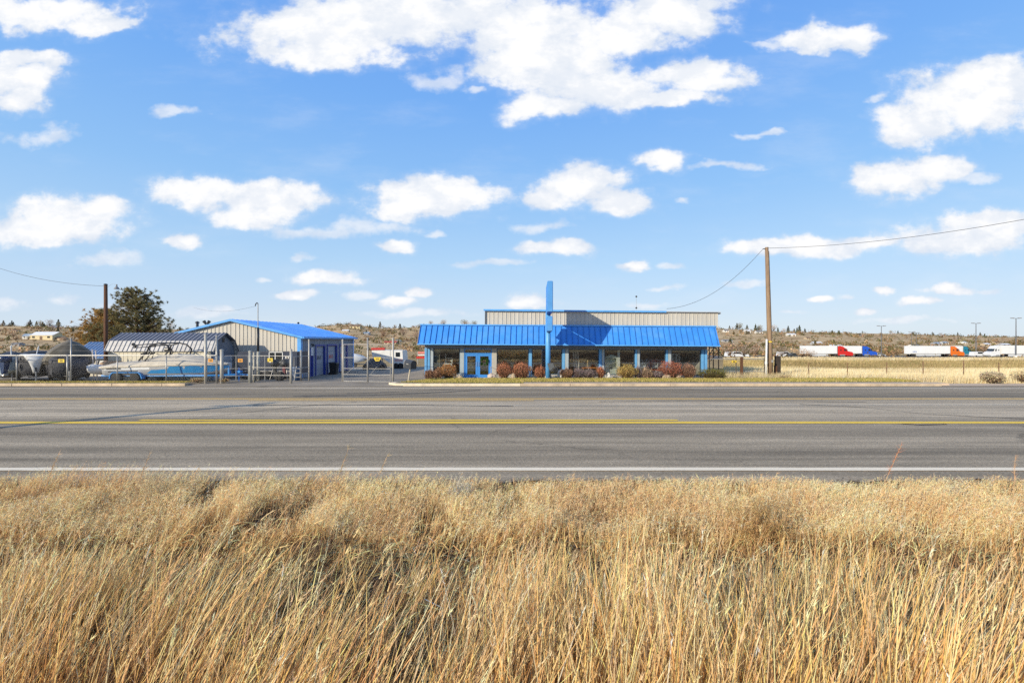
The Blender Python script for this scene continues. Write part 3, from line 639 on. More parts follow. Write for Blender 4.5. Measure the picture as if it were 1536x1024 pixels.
# roof sheets, ridge and trims
b = MB(); oy0, oy1 = WY0-.22, WY1+.25
sl = (wr_-we)/((WX1-WX0)/2+.05)
for s in (-1,1):
    xe = wm+s*((WX1-WX0)/2+.30); ze = wr_-sl*((WX1-WX0)/2+.30)
    b.add([(wm,oy0,wr_+.0),(xe,oy0,ze),(xe,oy1,ze),(wm,oy1,wr_),(wm,oy0,wr_+.05),(xe,oy0,ze+.05),(xe,oy1,ze+.05),(wm,oy1,wr_+.05)],[(3,2,1,0),(4,5,6,7),(0,1,5,4),(1,2,6,5),(2,3,7,6)])
rf = b.build('roof', blue_roof, WS)
b = MB(); y = oy0+.3
while y < oy1:
    for s in (-1,1):
        xe = wm+s*((WX1-WX0)/2+.29); ze = wr_-sl*((WX1-WX0)/2+.29); b.add([(wm,y-.02,wr_+.05),(wm,y+.02,wr_+.05),(xe,y+.02,ze+.05),(xe,y-.02,ze+.05),(wm,y-.02,wr_+.085),(wm,y+.02,wr_+.085),(xe,y+.02,ze+.085),(xe,y-.02,ze+.085)],[(4,5,6,7),(0,1,5,4),(1,2,6,5),(2,3,7,6),(3,0,4,7)])
    y += .6
b.build('seam', blue_roof, rf)
b = MB()
for s in (-1,1):
    xe = wm+s*((WX1-WX0)/2+.31); ze = wr_-sl*((WX1-WX0)/2+.31)
    b.add([(wm,oy0-.03,wr_-.10),(xe,oy0-.03,ze-.10),(xe,oy0-.004,ze-.10),(wm,oy0-.004,wr_-.10),(wm,oy0-.03,wr_+.07),(xe,oy0-.03,ze+.07),(xe,oy0-.004,ze+.07),(wm,oy0-.004,wr_+.07)],[(3,2,1,0),(4,5,6,7),(0,1,5,4),(1,2,6,5),(2,3,7,6)])
b.build('barge_board', mat('pale_blue_trim',(.10,.36,.78)), rf)
xe = wm+((WX1-WX0)/2+.31); ze = wr_-sl*((WX1-WX0)/2+.31)
b = MB().box(xe-.005,xe+.11,oy0,oy1,ze-.09,ze+.05); b.build('gutter', mat('pale_blue_trim',(.10,.36,.78)), rf)
b = MB().box(WX1-.22,WX1+.062,WY0-.085,WY0-.037,wz0,we-.06).box(WX1+.035,WX1+.062,WY0-.036,WY0+.2,wz0,we-.06).box(WX1+.035,WX1+.07,WY1-.25,WY1+.02,wz0,we-.06); b.build('corner_trim', mat('pale_blue_trim',(.10,.36,.78)), WS)
o = MB().box(WX1+.07,WX1+.10,36.62,37.05,wz0+1.75,wz0+2.38).build('notice_board', mat('pale_notice',(.66,.68,.74),.5), None); tag(o,'pale notice board fixed over the blue side door of the workshop','notice')
b = MB()
for k in range(5): b.box(WX1+.101,WX1+.104,36.67,37.0-.06*(k%2),wz0+1.85+.1*k,wz0+1.885+.1*k)
nt_ = b.build('print', mat('grey_print',(.3,.33,.4),.6), o)
t = thing('wall_lamp',(WX1+.06,36.83,wz0+2.7),'small black lamp on the workshop wall above the notice board','lamp'); MB().box(WX1+.06,WX1+.12,36.78,36.88,wz0+2.6,wz0+2.72).build('base',dark_metal,t); MB().lathe((WX1+.2,36.83,wz0+2.5),[(.11,0),(.09,.1),(.03,.17)],10).build('lamp_shade',dark_metal,t)
# trash bin by the bay doors
t = thing('wheeled_bin',(WX1+.6,40.0,gz(-15.6,40)),'black wheeled bin standing between the first two bay doors','bin')
zb_ = gz(-15.6,40)+.07
MB().loft([[(WX1+.35,39.75,zb_),(WX1+.85,39.75,zb_),(WX1+.85,40.25,zb_),(WX1+.35,40.25,zb_)],[(WX1+.30,39.68,zb_+.95),(WX1+.95,39.68,zb_+.95),(WX1+.95,40.32,zb_+.95),(WX1+.30,40.32,zb_+.95)]]).build('body',black_rubber,t,bevel=.02)
MB().prism([(WX1+.27,zb_+.953),(WX1+.98,zb_+.953),(WX1+.95,zb_+1.0),(WX1+.45,zb_+1.08),(WX1+.27,zb_+1.06)],'y',39.65,40.35).build('lid',dark_metal,t)
for yy in (39.64,40.3): MB().lathe((WX1+.36,yy,zb_+.1),[(.1,0),(.1,.06)],12,'y').build('wheel',black_rubber,t)

# ================================================================== GAMBREL SHED
gx0, gx1, gy0, gy1 = -28.3, -21.1, 31.9, 34.55; gzb = -.12; gym = (gy0+gy1)/2
GS = empty('storage_shed',((gx0+gx1)/2,gy0,gzb),'cream storage shed with a pale ribbed gambrel metal roof behind the wake boat','shed')
metal_pale = mat('pale_ribbed_roof_metal',(.50,.485,.475),.4,.15,.07,2,dirt=(.36,.34,.33),dirt_amt=.4); metal_slate = mat('slate_ribbed_roof_metal',(.21,.22,.26),.4,.2,.08,2)
b = MB().box(gx0,gx1,gy0,gy0+.08,gzb,2.02).box(gx0,gx0+.08,gy0+.08,gy1,gzb,2.02).box(gx0,gx1,gy1-.08,gy1-.001,gzb,2.02)
for k in range(24): u = gx0+.3*k+.15; b.box(u,u+.03,gy0-.014,gy0-.001,gzb,2.0)
b.build('wall', cream, GS)
prof = [(gy0+.02,gzb),(gy1-.02,gzb),(gy1-.02,2.02),(gy1-.34,2.66),(gym,3.22),(gy0+.34,2.66),(gy0+.02,2.02)]
MB().prism(prof,'x',gx1-.07,gx1+.03).build('end_wall', mat('shed_end_shaded',(.17,.195,.24),.6,0,.08,2), GS); MB().prism(prof,'x',gx0-.02,gx0+.06).build('end_wall', cream, GS)  # right end of the cream shed has its shade put into the colour
def ribroof(y0,z0,y1,z1,m,name,par):
    b = MB(); d = Vector((0,y1-y0,z1-z0)).normalized(); nr = Vector((0,-d.z,d.y))*(1 if y1>y0 else -1)
    A0,A1 = Vector((gx0-.2,y0,z0)),Vector((gx1+.25,y0,z0)); B0,B1 = Vector((gx0-.2,y1,z1)),Vector((gx1+.25,y1,z1)); h = nr*.035
    b.add([A0,A1,B1,B0,A0+h,A1+h,B1+h,B0+h],[(3,2,1,0),(4,5,6,7),(0,1,5,4),(1,2,6,5),(2,3,7,6),(3,0,4,7)])
    u = gx0-.15
    while u < gx1+.22:
        a=Vector((u,y0,z0))+h; c=Vector((u,y1,z1))+h; w=Vector((.028,0,0)); k=nr*.05
        b.add([a-w,a+w,c+w,c-w,a-w*.6+k,a+w*.6+k,c+w*.6+k,c-w*.6+k],[(4,5,6,7),(0,1,5,4),(1,2,6,5),(2,3,7,6),(3,0,4,7)]); u += .31
    return b.build(name,m,par)
ribroof(gy0-.10,1.95,gy0+.30,2.68,metal_pale,'lower_roof',GS); ribroof(gy0+.30,2.69,gym,3.24,metal_slate,'upper_roof',GS)
ribroof(gy1+.10,1.95,gy1-.30,2.68,metal_pale,'lower_roof',GS); ribroof(gy1-.30,2.69,gym,3.24,metal_slate,'upper_roof',GS)
b = MB(); P = [(gy0-.12,1.93),(gy0+.29,2.69),(gym,3.26),(gy1-.29,2.69),(gy1+.12,1.93)]
for (a,c),(d,e) in zip(P[:-1],P[1:]): b.add([(gx1+.26,a,c-.05),(gx1+.26,d,e-.05),(gx1+.26,d,e+.05),(gx1+.26,a,c+.05),(gx1+.30,a,c-.05),(gx1+.30,d,e-.05),(gx1+.30,d,e+.05),(gx1+.30,a,c+.05)],[(0,1,2,3),(7,6,5,4),(0,4,5,1),(1,5,6,2),(2,6,7,3),(3,7,4,0)])
b.build('barge_board', mat('dark_trim',(.09,.1,.12)), GS)
for y0,y1 in ((gy0+.22,gy0+1.0),(gy0+1.35,gy0+2.3)):
    f = MB().box(gx1+.031,gx1+.07,y0,y1,gzb+.1,1.62).build('door', mat('pale_blue_shed_door',(.46,.52,.60),.5,0,.06,3), GS)
    MB().box(gx1+.071,gx1+.085,y0+.06,y0+.12,gzb+.15,1.57).box(gx1+.071,gx1+.085,y1-.12,y1-.06,gzb+.15,1.57).box(gx1+.071,gx1+.085,y0+.121,y1-.121,.8,.86).build('door_trim', white_paint, f)
MB().box(gx1+.031,gx1+.06,gym-.13,gym+.13,2.6,2.9).build('vent', dark_metal, GS)
# low blue shed behind
bx0,bx1 = X(107,37.5), X(172,37.5)
LS = empty('low_shed',((bx0+bx1)/2,37.5,-.3),'low shed with a slate blue metal roof beneath the pine','shed')
MB().box(bx0,bx1,37.6,41,-.3,1.25).build('wall', cream, LS)
b = MB(); b.prism([(37.3,1.22),(39.3,2.52),(41.3,1.22),(41.3,1.27),(39.3,2.59),(37.3,1.28)],'x',bx0-.2,bx1+.2)
for k in range(12): u = bx0+.3*k; b.add([(u,37.3,1.28),(u+.05,37.3,1.28),(u+.05,39.3,2.59),(u,39.3,2.59),(u,37.3,1.32),(u+.05,37.3,1.32),(u+.05,39.3,2.63),(u,39.3,2.63)],[(4,5,6,7),(0,1,5,4),(1,2,6,5),(3,0,4,7)])
b.build('roof', mat('slate_blue_roof',(.13,.22,.40),.4,.1,.08,2), LS); MB().box(bx1-1.5,bx1-.7,37.56,37.598,-.28,1.1).build('door', white_paint, LS)

# ================================================================== BOATS AND TRAILERS
def wrinkle(o, amt, cuts=2):
    me = o.data; bm = bmesh.new(); bm.from_mesh(me)
    bmesh.ops.subdivide_edges(bm, edges=bm.edges[:], cuts=cuts, use_grid_fill=True, smooth=.3)
    from mathutils import noise as mn
    for v in bm.verts:
        p = v.co; d = mn.noise(Vector((p.x*2.2,p.y*2.2,p.z*4.5)))+.5*mn.noise(Vector((p.x*5,p.y*5,p.z*9)))
        v.co += v.normal*d*amt
    bm.to_mesh(me); bm.free(); me.polygons.foreach_set('use_smooth',[True]*len(me.polygons))
def bow_hull(W, L, gun, m, parent, flare=False):
    rings = []
    if flare:      # hour-glass prow over a wide bow stop
        for y,k,dz in ((-.16,.80,-.05),(.02,1,0),(.5,1.05,.02),(1.1,1.35,.02)):
            rings.append([(-.52*k*W,y,gun+dz),(-.50*k*W,y,gun-.10+dz),(-.30*k*W,y,gun-.48),(-.20*k*W,y,gun-.80),(-.13*k*W,y,gun-1.15-.1*y),(.13*k*W,y,gun-1.15-.1*y),(.20*k*W,y,gun-.80),(.30*k*W,y,gun-.48),(.50*k*W,y,gun-.10+dz),(.52*k*W,y,gun+dz),(0,y,gun+.05+dz)])
    else:
        for t in (0,.05,.13,.25,.45,.75,1.0):
            w = W/2*min(1,(.12+1.9*t**.62*(1-.35*t))); kz = .5+(.75*(gun-.5))*max(0,1-t/.16)**1.3; g_ = gun-.15*t; ch = kz+(g_-kz)*.42; y = L*t
            rings.append([(-w,y,g_),(-w*.80,y,ch+.1),(-w*.62,y,ch),(0,y,kz),(w*.62,y,ch),(w*.80,y,ch+.1),(w,y,g_),(0,y,g_+.05)])
    return MB().loft(rings).build('hull', m, parent, True)
def wheel(parent, c, r, w, axis, rim=True):
    a = {'x':0,'y':1}[axis]; off = [c[0],c[1],c[2]]; off[a] -= w/2
    t = MB().lathe(off,[(r*.62,0),(r*.92,0),(r,w*.18),(r,w*.82),(r*.92,w),(r*.62,w)],20,axis).build('wheel', black_rubber, parent, True)
    MB().lathe(off,[(r*.1,w*.02),(r*.60,w*.06),(r*.60,w*.94),(r*.1,w*.98)],14,axis).build('rim', galv, t)
    return t
def boat_trailer(cx, Y0, L, W, label, m):
    t = empty('boat_trailer',(cx,Y0,0), label, 'boat trailer', 'boat trailers in the yard'); zz = .5
    b = MB()
    for s in (-1,1): b.tube([(cx+s*.08,Y0-.5,zz-.08),(cx+s*W*.36,Y0+1.2,zz-.05),(cx+s*W*.36,Y0+L,zz-.05)],.05,6)
    for k in range(4): b.box(cx-W*.36,cx+W*.36,Y0+1.3+k*1.3,Y0+1.38+k*1.3,zz-.09,zz-.03)
    b.build('frame', m, t); MB().tube([(cx,Y0-.45,.02),(cx,Y0-.45,.75)],.04,8).build('jack', galv, t)
    MB().box(cx-.05,cx+.05,Y0-.35,Y0-.25,.45,1.0).build('winch_post', m, t)
    for s in (-1,1):
        wheel(t,(cx+s*W*.44,Y0+L*.62,.33),.31,.2,'x'); f = MB(); n=10
        f.loft([[(cx+s*W*.44-.13,Y0+L*.62+.42*math.cos(a),.33+.40*math.sin(a)),(cx+s*W*.44+.13,Y0+L*.62+.42*math.cos(a),.33+.40*math.sin(a)),(cx+s*W*.44+.13,Y0+L*.62+.39*math.cos(a),.33+.37*math.sin(a)),(cx+s*W*.44-.13,Y0+L*.62+.39*math.cos(a),.33+.37*math.sin(a))] for a in np.linspace(.1,PI-.1,n)]).build('mudguard', m, t)
    return t
def tarp(cx, Y0, Y1, W, ztop, zsh, zlow, m, parent, name='cover', peak=.0):
    rings = []
    for t in np.linspace(0,1,8):
        e = math.sin(PI*min(max(t,.10),.90))**.3; y = Y0+(Y1-Y0)*t; w = W/2*(.72+.28*min(1,t*3)); zt_ = zsh+(ztop-zsh)*(e*(1-peak)+peak*math.sin(PI*t))
        rings.append([(cx-w*.86,y,zlow+.12*math.sin(t*13)),(cx-w,y,zlow+(zsh-zlow)*.6),(cx-w*.93,y,zsh),(cx-w*.5,y,zsh+(zt_-zsh)*.62),(cx,y,zt_),(cx+w*.5,y,zsh+(zt_-zsh)*.62),(cx+w*.93,y,zsh),(cx+w,y,zlow+(zsh-zlow)*.6),(cx+w*.86,y,zlow+.12*math.sin(t*11+1))])
    o = MB().loft(rings).build(name, m, parent); wrinkle(o,.10); return o
dkgrey = mat('dark_trailer_paint',(.05,.05,.055),.5,.2,.15,4)
def park(px, Y, *roots):
    """boats are parked with their bows toward the road bend: turn each about its bow"""
    x = X(px,Y)
    for r_ in roots: r_.location = (x,Y,0); r_.rotation_euler = (0,0,math.atan2(-x,Y))
t = empty('covered_boat',(0,0,0),'black covered boat at the left frame edge beside the dark blue outboard','boat'); bow_hull(2.1,5.5,1.4,dkgrey,t); tarp(0,-.1,5.6,2.35,1.92,1.5,.40,black_tarp,t); park(18,30.2,t,boat_trailer(0,-.1,5.6,2.0,'dark trailer under the leftmost black covered boat',dkgrey))
t = empty('covered_boat',(0,0,0),'white prowed boat with black covered flanks facing the road','boat'); bow_hull(1.06,5.5,1.80,gelcoat,t,True); tarp(0,.55,5.8,2.0,2.05,1.66,.50,black_tarp,t)
MB().tube([(.02,.1,1.8),(.12,.5,2.35)],.028,8).build('light_pole',white_paint,t); park(54,29.4,t,boat_trailer(0,.2,5.6,1.9,'dark trailer carrying the white prowed boat',dkgrey))
t = empty('covered_boat',(0,0,0),'tall peaked boat under black tarpaulin with a brown upper cover','boat'); bow_hull(2.1,5.6,1.4,gelcoat,t); tarp(0,-.1,4.2,2.35,1.90,1.52,.38,black_tarp,t)
pk = []
for y,kk in ((.5,.90),(.75,1.0),(1.8,1.04),(3.4,1.0),(5.0,.9)): pk.append([(-1.22*kk,y,1.2),(-1.20*kk,y,1.62),(-.95*kk,y,2.02*kk**.4),(-.45*kk,y,2.48*kk**.4),(0,y,2.70*kk**.4),(.45*kk,y,2.50*kk**.4),(.95*kk,y,2.06*kk**.4),(1.20*kk,y,1.62),(1.22*kk,y,1.2)])
o = MB().loft(pk).build('peaked_cover',brown_tarp,t); wrinkle(o,.04)
park(104,29.7,t,boat_trailer(0,-.1,5.6,2.1,'dark trailer under the tall peaked tarpaulin boat',dkgrey))
# white watercraft between the peaked boat and the wake boat
jx = X(146,29.9); t = empty('personal_watercraft',(jx,29.9,.2),'small white personal watercraft with a tan seat between peaked boat and wake boat','watercraft')
MB().loft([[(jx-w_,y,zt),(jx-w_*.7,y,zb2),(jx,y,zb2-.1),(jx+w_*.7,y,zb2),(jx+w_,y,zt),(jx,y,zt+.12)] for y,w_,zb2,zt in [(29.2,.06,.85,1.0),(29.5,.34,.66,1.08),(30.2,.52,.55,1.0),(31.4,.55,.55,.92),(31.9,.50,.58,.88)]]).build('hull',gelcoat,t,True)
MB().loft([[(jx-w_,y,.95),(jx-w_*.7,y,zt),(jx+w_*.7,y,zt),(jx+w_,y,.95)] for y,w_,zt in [(30.2,.14,1.25),(30.6,.2,1.36),(31.6,.24,1.3),(31.8,.2,1.1)]]).build('seat',mat('tan_seat_vinyl',(.36,.24,.15),.6,0,.1,4),t,True)
b = MB().tube([(jx-.38,30.15,1.45),(jx,30.0,1.40),(jx+.38,30.15,1.45)],.03,6).tube([(jx,30.0,1.40),(jx,29.85,1.0)],.06,6); b.build('handlebar',dark_metal,t)
t = empty('rod_holder',(X(142,30.6),30.6,.1),'pair of slim pale upright rods behind the white watercraft','rod')
for px,pt in ((138.5,524),(143.5,525)): MB().tube([(X(px+2.5,30.6),30.6,.1),(X(px,30.6),30.6,Z(pt,30.6))],.035,6).build('shaft',mat('pale_rod',(.55,.50,.48),.5),t)
# outboard at the far left: on the transom of a white boat whose stern faces the road
oc = X(4,29.2)
t = empty('white_boat',(oc-.5,29.4,.2),'white hull stern with pale blue side cut by the left frame edge','boat')
rings = [[(oc-1.5,y,1.62),(oc-1.45,y,.75),(oc-.55,y,.5),(oc+.1,y,.78),(oc+.18,y,1.62)] for y in (29.45,29.7,32,34.5)]
MB().loft(rings).build('hull', mat('pale_aqua_gelcoat',(.55,.66,.70),.3,0,.06,2), t)
t = empty('outboard_motor',(oc+.28,29.15,.2),'dark navy outboard motor clamped at the left boat stern','outboard motor')
q = oc+.12
MB().loft([[(q-.20,29.0,1.35),(q+.22,29.0,1.35),(q+.22,29.42,1.35),(q-.20,29.42,1.35)],[(q-.24,28.92,1.5),(q+.26,28.92,1.5),(q+.26,29.42,1.5),(q-.24,29.42,1.5)],[(q-.2,28.95,1.76),(q+.22,28.95,1.76),(q+.22,29.42,1.8),(q-.2,29.42,1.8)]]).build('cowling', mat('navy_cowling',(.02,.045,.12),.3,0,.1,3), t, True, 0)
MB().loft([[(q-.15,29.02,1.345),(q+.17,29.02,1.345),(q+.17,29.38,1.345),(q-.15,29.38,1.345)],[(q-.09,29.05,.62),(q+.09,29.05,.62),(q+.09,29.3,.62),(q-.09,29.3,.62)]]).build('midsection', mat('navy_cowling',(.02,.045,.12)), t)
MB().lathe((q,28.95,.52),[(.02,0),(.08,.05),(.09,.4),(.04,.5)],10,'y').build('gearcase', grey_gel, t)
b = MB()
for k in range(3):
    a = k*2*PI/3; b.add([(q+.05*math.cos(a),28.97,.52+.05*math.sin(a)),(q+.19*math.cos(a-.4),28.94,.52+.19*math.sin(a-.4)),(q+.20*math.cos(a+.3),29.0,.52+.20*math.sin(a+.3))],[(0,1,2)])
b.build('propeller', galv, t)
t = empty('marker_rod',(X(17,30),30,.1),'thin white rod rising from the leftmost black covered boat','rod'); MB().tube([(X(17,30),30,1.6),(X(16.5,30),30,2.28)],.03,6).build('shaft',white_paint,t); MB().lathe((X(16.5,30),30,2.28),[(.05,0),(.06,.05),(.02,.09)],8).build('cap',white_paint,t)
# wake boat parallel to the fence
YA, YB2 = 28.95, 31.15; YC = (YA+YB2)/2; hw = (YB2-YA)/2
WB = empty('wake_boat',(-22.4,YC,.2),'large white and blue wake boat under a cream cover with a black tower','boat')
xst, xbow = -26.1, -18.5
def hullring(t):
    x = xst+(xbow-xst)*t; w = hw*(1 if t<.55 else max(.03,1-((t-.55)/.45)**2.1)); gz_ = 1.06+.16*min(1,t*1.6); kz = .40+.40*max(0,(t-.80)/.20)**1.8; ch = kz+.12+(.06*t)
    return x, w, gz_, kz, ch
rings = []
for t_ in (0,.03,.2,.4,.55,.68,.8,.88,.94,.98,1.0):
    x,w,gq,kz,ch = hullring(t_); rings.append([(x,YC-w,gq),(x,YC-w*1.0,gq-.16),(x,YC-w*.93,ch+.02),(x,YC-w*.8,ch-.05),(x,YC,kz),(x,YC+w*.8,ch-.05),(x,YC+w*.93,ch+.02),(x,YC+w,gq-.16),(x,YC+w,gq),(x,YC,gq+.06)])
MB().loft(rings).build('hull', grey_gel, WB, True)
def side_strip(t0,t1,f0,f1,out,slant=0):
    b = MB(); T = np.linspace(t0,t1,14); vs=[]
    for t_ in T:
        for f in (f0,f1):
            tt = t_+slant*f*max(0,1-(t_-t0)/.15); x,w,gq,kz,ch = hullring(min(max(tt,0),.995)); z = ch+.02+(gq-ch-.02)*f; yy = YC-w*(.93+.07*min(1,f*1.4))-out
            vs.append((x,yy,z))
    b.add(vs,[(2*i,2*i+1,2*i+3,2*i+2) for i in range(len(T)-1)]); return b
side_strip(.36,.985,.10,.97,.012,.11).build('blue_side_band', boat_blue, WB, recalc=False, label='bright blue band along the bow half of the hull')
side_strip(.02,.40,.55,.95,.010).build('white_side_band', gelcoat, WB, recalc=False)
side_strip(.05,.30,.30,.42,.014).build('dark_stripe', dark_metal, WB, recalc=False); side_strip(.02,.985,.93,1.0,.03).build('rub_rail', dark_metal, WB, recalc=False)
side_strip(.04,.16,.62,.80,.016).build('stern_badge', mat('charcoal_badge',(.08,.08,.085),.4), WB, recalc=False)
rings = []
for t_,zt_ in ((-.02,1.1),(.04,1.28),(.14,1.36),(.26,1.48),(.36,1.68),(.45,1.80),(.58,1.84),(.66,1.80),(.76,1.62),(.86,1.42),(.94,1.28),(.985,1.18)):
    x,w,gq,kz,ch = hullring(max(0,t_)); x = xst+(xbow-xst)*t_; w = w*1.015+.02
    rings.append([(x,YC-w-.01,gq-.10),(x,YC-w,gq+.02),(x,YC-w*.72,gq+(zt_-gq)*.55),(x,YC-w*.3,gq+(zt_-gq)*.93),(x,YC,zt_),(x,YC+w*.3,gq+(zt_-gq)*.93),(x,YC+w*.72,gq+(zt_-gq)*.55),(x,YC+w,gq+.02),(x,YC+w+.01,gq-.10)])
o = MB().loft(rings).build('cover', cover_cloth, WB); wrinkle(o,.03)
MB().prism([(-21.3,1.72),(-19.9,1.52),(-19.9,1.5),(-21.3,1.66)],'y',YC-.7,YC+.7)
TW = mat('black_tower_tube',(.03,.03,.033),.35,.3,.15,4)
b = MB()
for Yq in (YA+.18, YB2-.18):
    P = [(208,541),(220,528),(225,518),(238,514.5),(249,517),(257,524),(254.5,534)]
    b.tube([at(px,py,YA+.18)+Vector((0,Yq-YA-.18,0)) for px,py in P],[.05,.05,.045,.045,.05,.055,.045],8)
    b.tube([at(px,py,YA+.18)+Vector((0,Yq-YA-.18,0)) for px,py in [(217,541),(228,529),(222,521)]],.04,8); b.tube([at(px,py,YA+.18)+Vector((0,Yq-YA-.18,0)) for px,py in [(235,531),(247,533),(252,528)]],.03,8)
a_ = at(238,514.5,YA+.18); b.tube([a_,a_+Vector((0,hw*2-.36,0))],.045,8); a_ = at(225,518,YA+.18); b.tube([a_,a_+Vector((0,hw*2-.36,0))],.045,8)
tw = b.build('tower', TW, WB)
b = MB()
for py in (517,521): b.tube([at(200,py+.5,YA+.0),at(233,py-1.5,YA+.0)],.03,6)
b.tube([at(199,515.5,YA),at(204,519.5,YA)],.09,8); b.build('board_rack', TW, tw)
MB().lathe(tuple(at(248,524,YA+.2)),[(.05,-.05),(.13,0),(.13,.25),(.06,.3)],12,'x').build('speaker', TW, tw); MB().lathe(tuple(at(226,518.5,YA+.2)),[(.05,-.05),(.08,0),(.08,.3),(.06,.33)],12,'x').build('speaker', TW, tw)
for px in (212,219,226): 
    b = MB().tube([at(px,531,YA+.5),at(px+6,529,YA+.5)],.05,6).tube([at(px+1,540,YA+.5),at(px+4,531,YA+.5)],.025,6); b.build('ballast_fitting', TW, tw)
# its trailer
TR = empty('tandem_boat_trailer',(-22.2,YC,0),'bright blue tandem axle boat trailer carrying the wake boat','boat trailer')
b = MB()
for yy in (YA+.25,YB2-.35): b.tube([(-26.3,yy,.47),(-19.6,yy,.47),(-17.6,YC+(yy-YC)*.08,.47)],.065,8)
for x in (-25.6,-24,-22,-20.4): b.box(x,x+.08,YA+.25,YB2-.35,.43,.5)
b.box(-17.9,-17.0,YC-.05,YC+.05,.42,.52); b.build('frame', trailer_blue, TR)
for px in (176,203):
    x = X(px,YA+.02)
    for yy in (YA+.02,YB2-.1): wheel(TR,(x,yy,.35),.33,.22,'y')
for yy in (YA-.10,YB2-.2):
    xa,xb = X(176,YA),X(203,YA)
    prof = [(xa-.47,.30),(xa-.42,.56),(xa-.25,.72),(xb+.25,.72),(xb+.42,.56),(xb+.50,.30),(xb+.44,.30),(xb+.37,.53),(xb+.22,.67),(xa-.22,.67),(xa-.37,.53),(xa-.41,.30)]
    MB().prism(prof,'y',yy,yy+.28).build('mudguard', trailer_blue, TR)
MB().tube([(-17.9,YC-.2,.05),(-17.9,YC-.2,.95)],.05,8).box(-18.05,-17.75,YC-.35,YC-.05,.62,.75).build('jack', mat('bright_blue_jack',(.03,.28,.75),.4), TR); MB().box(-18.7,-18.6,YC-.1,YC+.1,.5,1.05).build('winch_post', trailer_blue, TR)

# ================================================================== FENCES AND GATES
YF = 28.5; zf0 = .12
def chain(mb, x0, x1, z0, z1, Y, s=.085, w=.0009):
    H_ = z1-z0; n = int((x1-x0+H_)/s)
    for k in range(n):
        for sg in (1,-1):
            xa = x0-H_+k*s; a0, a1 = xa, xa+H_
            u0 = max(a0,x0); u1 = min(a1,x1)
            if u1-u0 < .02: continue
            za, zc = z0+(u0-a0), z0+(u1-a0)
            if sg < 0: za, zc = z1-(za-z0), z1-(zc-z0)
            mb.add([(u0-w,Y,za),(u0+w,Y,za),(u1+w,Y,zc),(u1-w,Y,zc)],[(0,1,2,3)])
    return mb
FN = empty('chain_link_fence',(X(160,YF),YF,zf0),'galvanised chain link fence along the kerb in front of the parked boats','fence')
def fpost(par, px, ptop, r=.035, Y=YF, arm=None, zb=None, m=galv, pbot=None):
    x = X(px,Y); b = MB().tube([(x,Y,zf0 if zb is None else zb),(x,Y,Z(ptop,Y))],r,10)
    b.lathe((x,Y,Z(ptop,Y)+.001),[(r*1.15,0),(r*1.1,.03),(r*.3,.05)],10)
    if arm: b.tube([(x,Y,Z(ptop,Y)),(x+arm[0],Y,Z(ptop,Y)+arm[1])],.022,6)
    return b.build('post', m, par, True)
for px,pt,r,arm in [(-40,533,.035,None),(25,533,.035,None),(101,533,.045,None),(106.5,508,.04,None),(176,533,.035,(-.34,.26)),(249.5,533,.035,None)]: fpost(FN,px,pt,r,arm=arm)
MB().tube([(X(-60,YF),YF,1.79),(X(324,YF),YF,1.79)],.028,8).build('top_rail',mat('bright_galvanised',(.58,.56,.52),.4,.2,.08,6),FN)
chain(MB(),X(-60,YF),X(324,YF),.16,1.76,YF-.04).build('chain_mesh',mat('weathered_wire',(.30,.30,.30),.5,.2,.1,6),FN,recalc=False)
b = MB()
for z in (2.06,2.42): b.tube([(X(-60,YF),YF,z+.02),(X(106.5,YF),YF,z+.04),(X(180,YF),YF,z-.02),(X(308,YF),YF,z+.05),(X(324,YF),YF,z+.05)],.006,4)
b.build('barbed_wire',galv,FN)
t = MB(); 
def hsign(px0,px1,py0,py1,Y,m,name,label,cat,shape='rect'):
    x0,x1,z0,z1 = X(px0,Y),X(px1,Y),Z(py1,Y),Z(py0,Y)
    if shape == 'rect': p = [(x0,z0),(x1,z0),(x1,z1),(x0,z1)]
    else: p = [((x0+x1)/2-.12,z0),((x0+x1)/2+.12,z0),(x1,z0+(z1-z0)*.6),(x1,z1),(x0,z1),(x0,z0+(z1-z0)*.6)]
    o = MB().prism(p,'y',Y-.012,Y).build(name,m,None); tag(o,label,cat)
    b = MB(); h=(z1-z0)
    for k in range(3): q=.1+.05*(k%2); b.box(x0+(x1-x0)*(.14+q),x1-(x1-x0)*(.14+q*.6),Y-.0145,Y-.0125,z1-h*(.24+.2*k)-.03,z1-h*(.24+.2*k))
    b.build('print',mat('dark_sign_print',(.12,.09,.04),.6),o); return o
hsign(87.5,96.5,538.5,543.5,YF-.06,yellow_sign,'warning_sign','yellow sign wired to the fence before the tall peaked boat','sign')
# gate posts and left leaf
GP = lambda px,pt,r,label: None
def gate_post(px, pt, r, Y, label, m=galv, zb=None, pb=None):
    x = X(px,Y); o = empty('gate_post',(x,Y,.0),label,'post'); zb = gz(x,Y)+.0 if zb is None else zb
    MB().tube([(x,Y,zb),(x,Y,Z(pt,Y))],r,12).build('shaft',m,o,True); MB().lathe((x,Y,Z(pt,Y)+.002),[(r*1.12,-.04),(r*1.12,.02),(r*.4,.06)],12).build('cap',m,o); return o
pale_post = mat('pale_grey_post',(.46,.44,.40),.5,.15,.1,5)
gate_post(308.5,502,.085,YF+.02,'tall thick gate post beside the orange gate sign and wake boat bow',pale_post)
gate_post(325,504,.055,YF+.1,'tall slim gate post immediately right of the orange sign')
gate_post(332.5,525,.095,YF+.12,'shorter stout gate post where the left mesh gate begins',pale_post)
gate_post(375.5,527,.10,YF+.6,'wide weathered gate post left of the lamp conduit',mat('weathered_grey_post',(.36,.36,.33),.6,.1,.2,4))
gate_post(436.5,524.5,.075,YF+.2,'bright gate post right of the yellow sign before the workshop corner',pale_post)
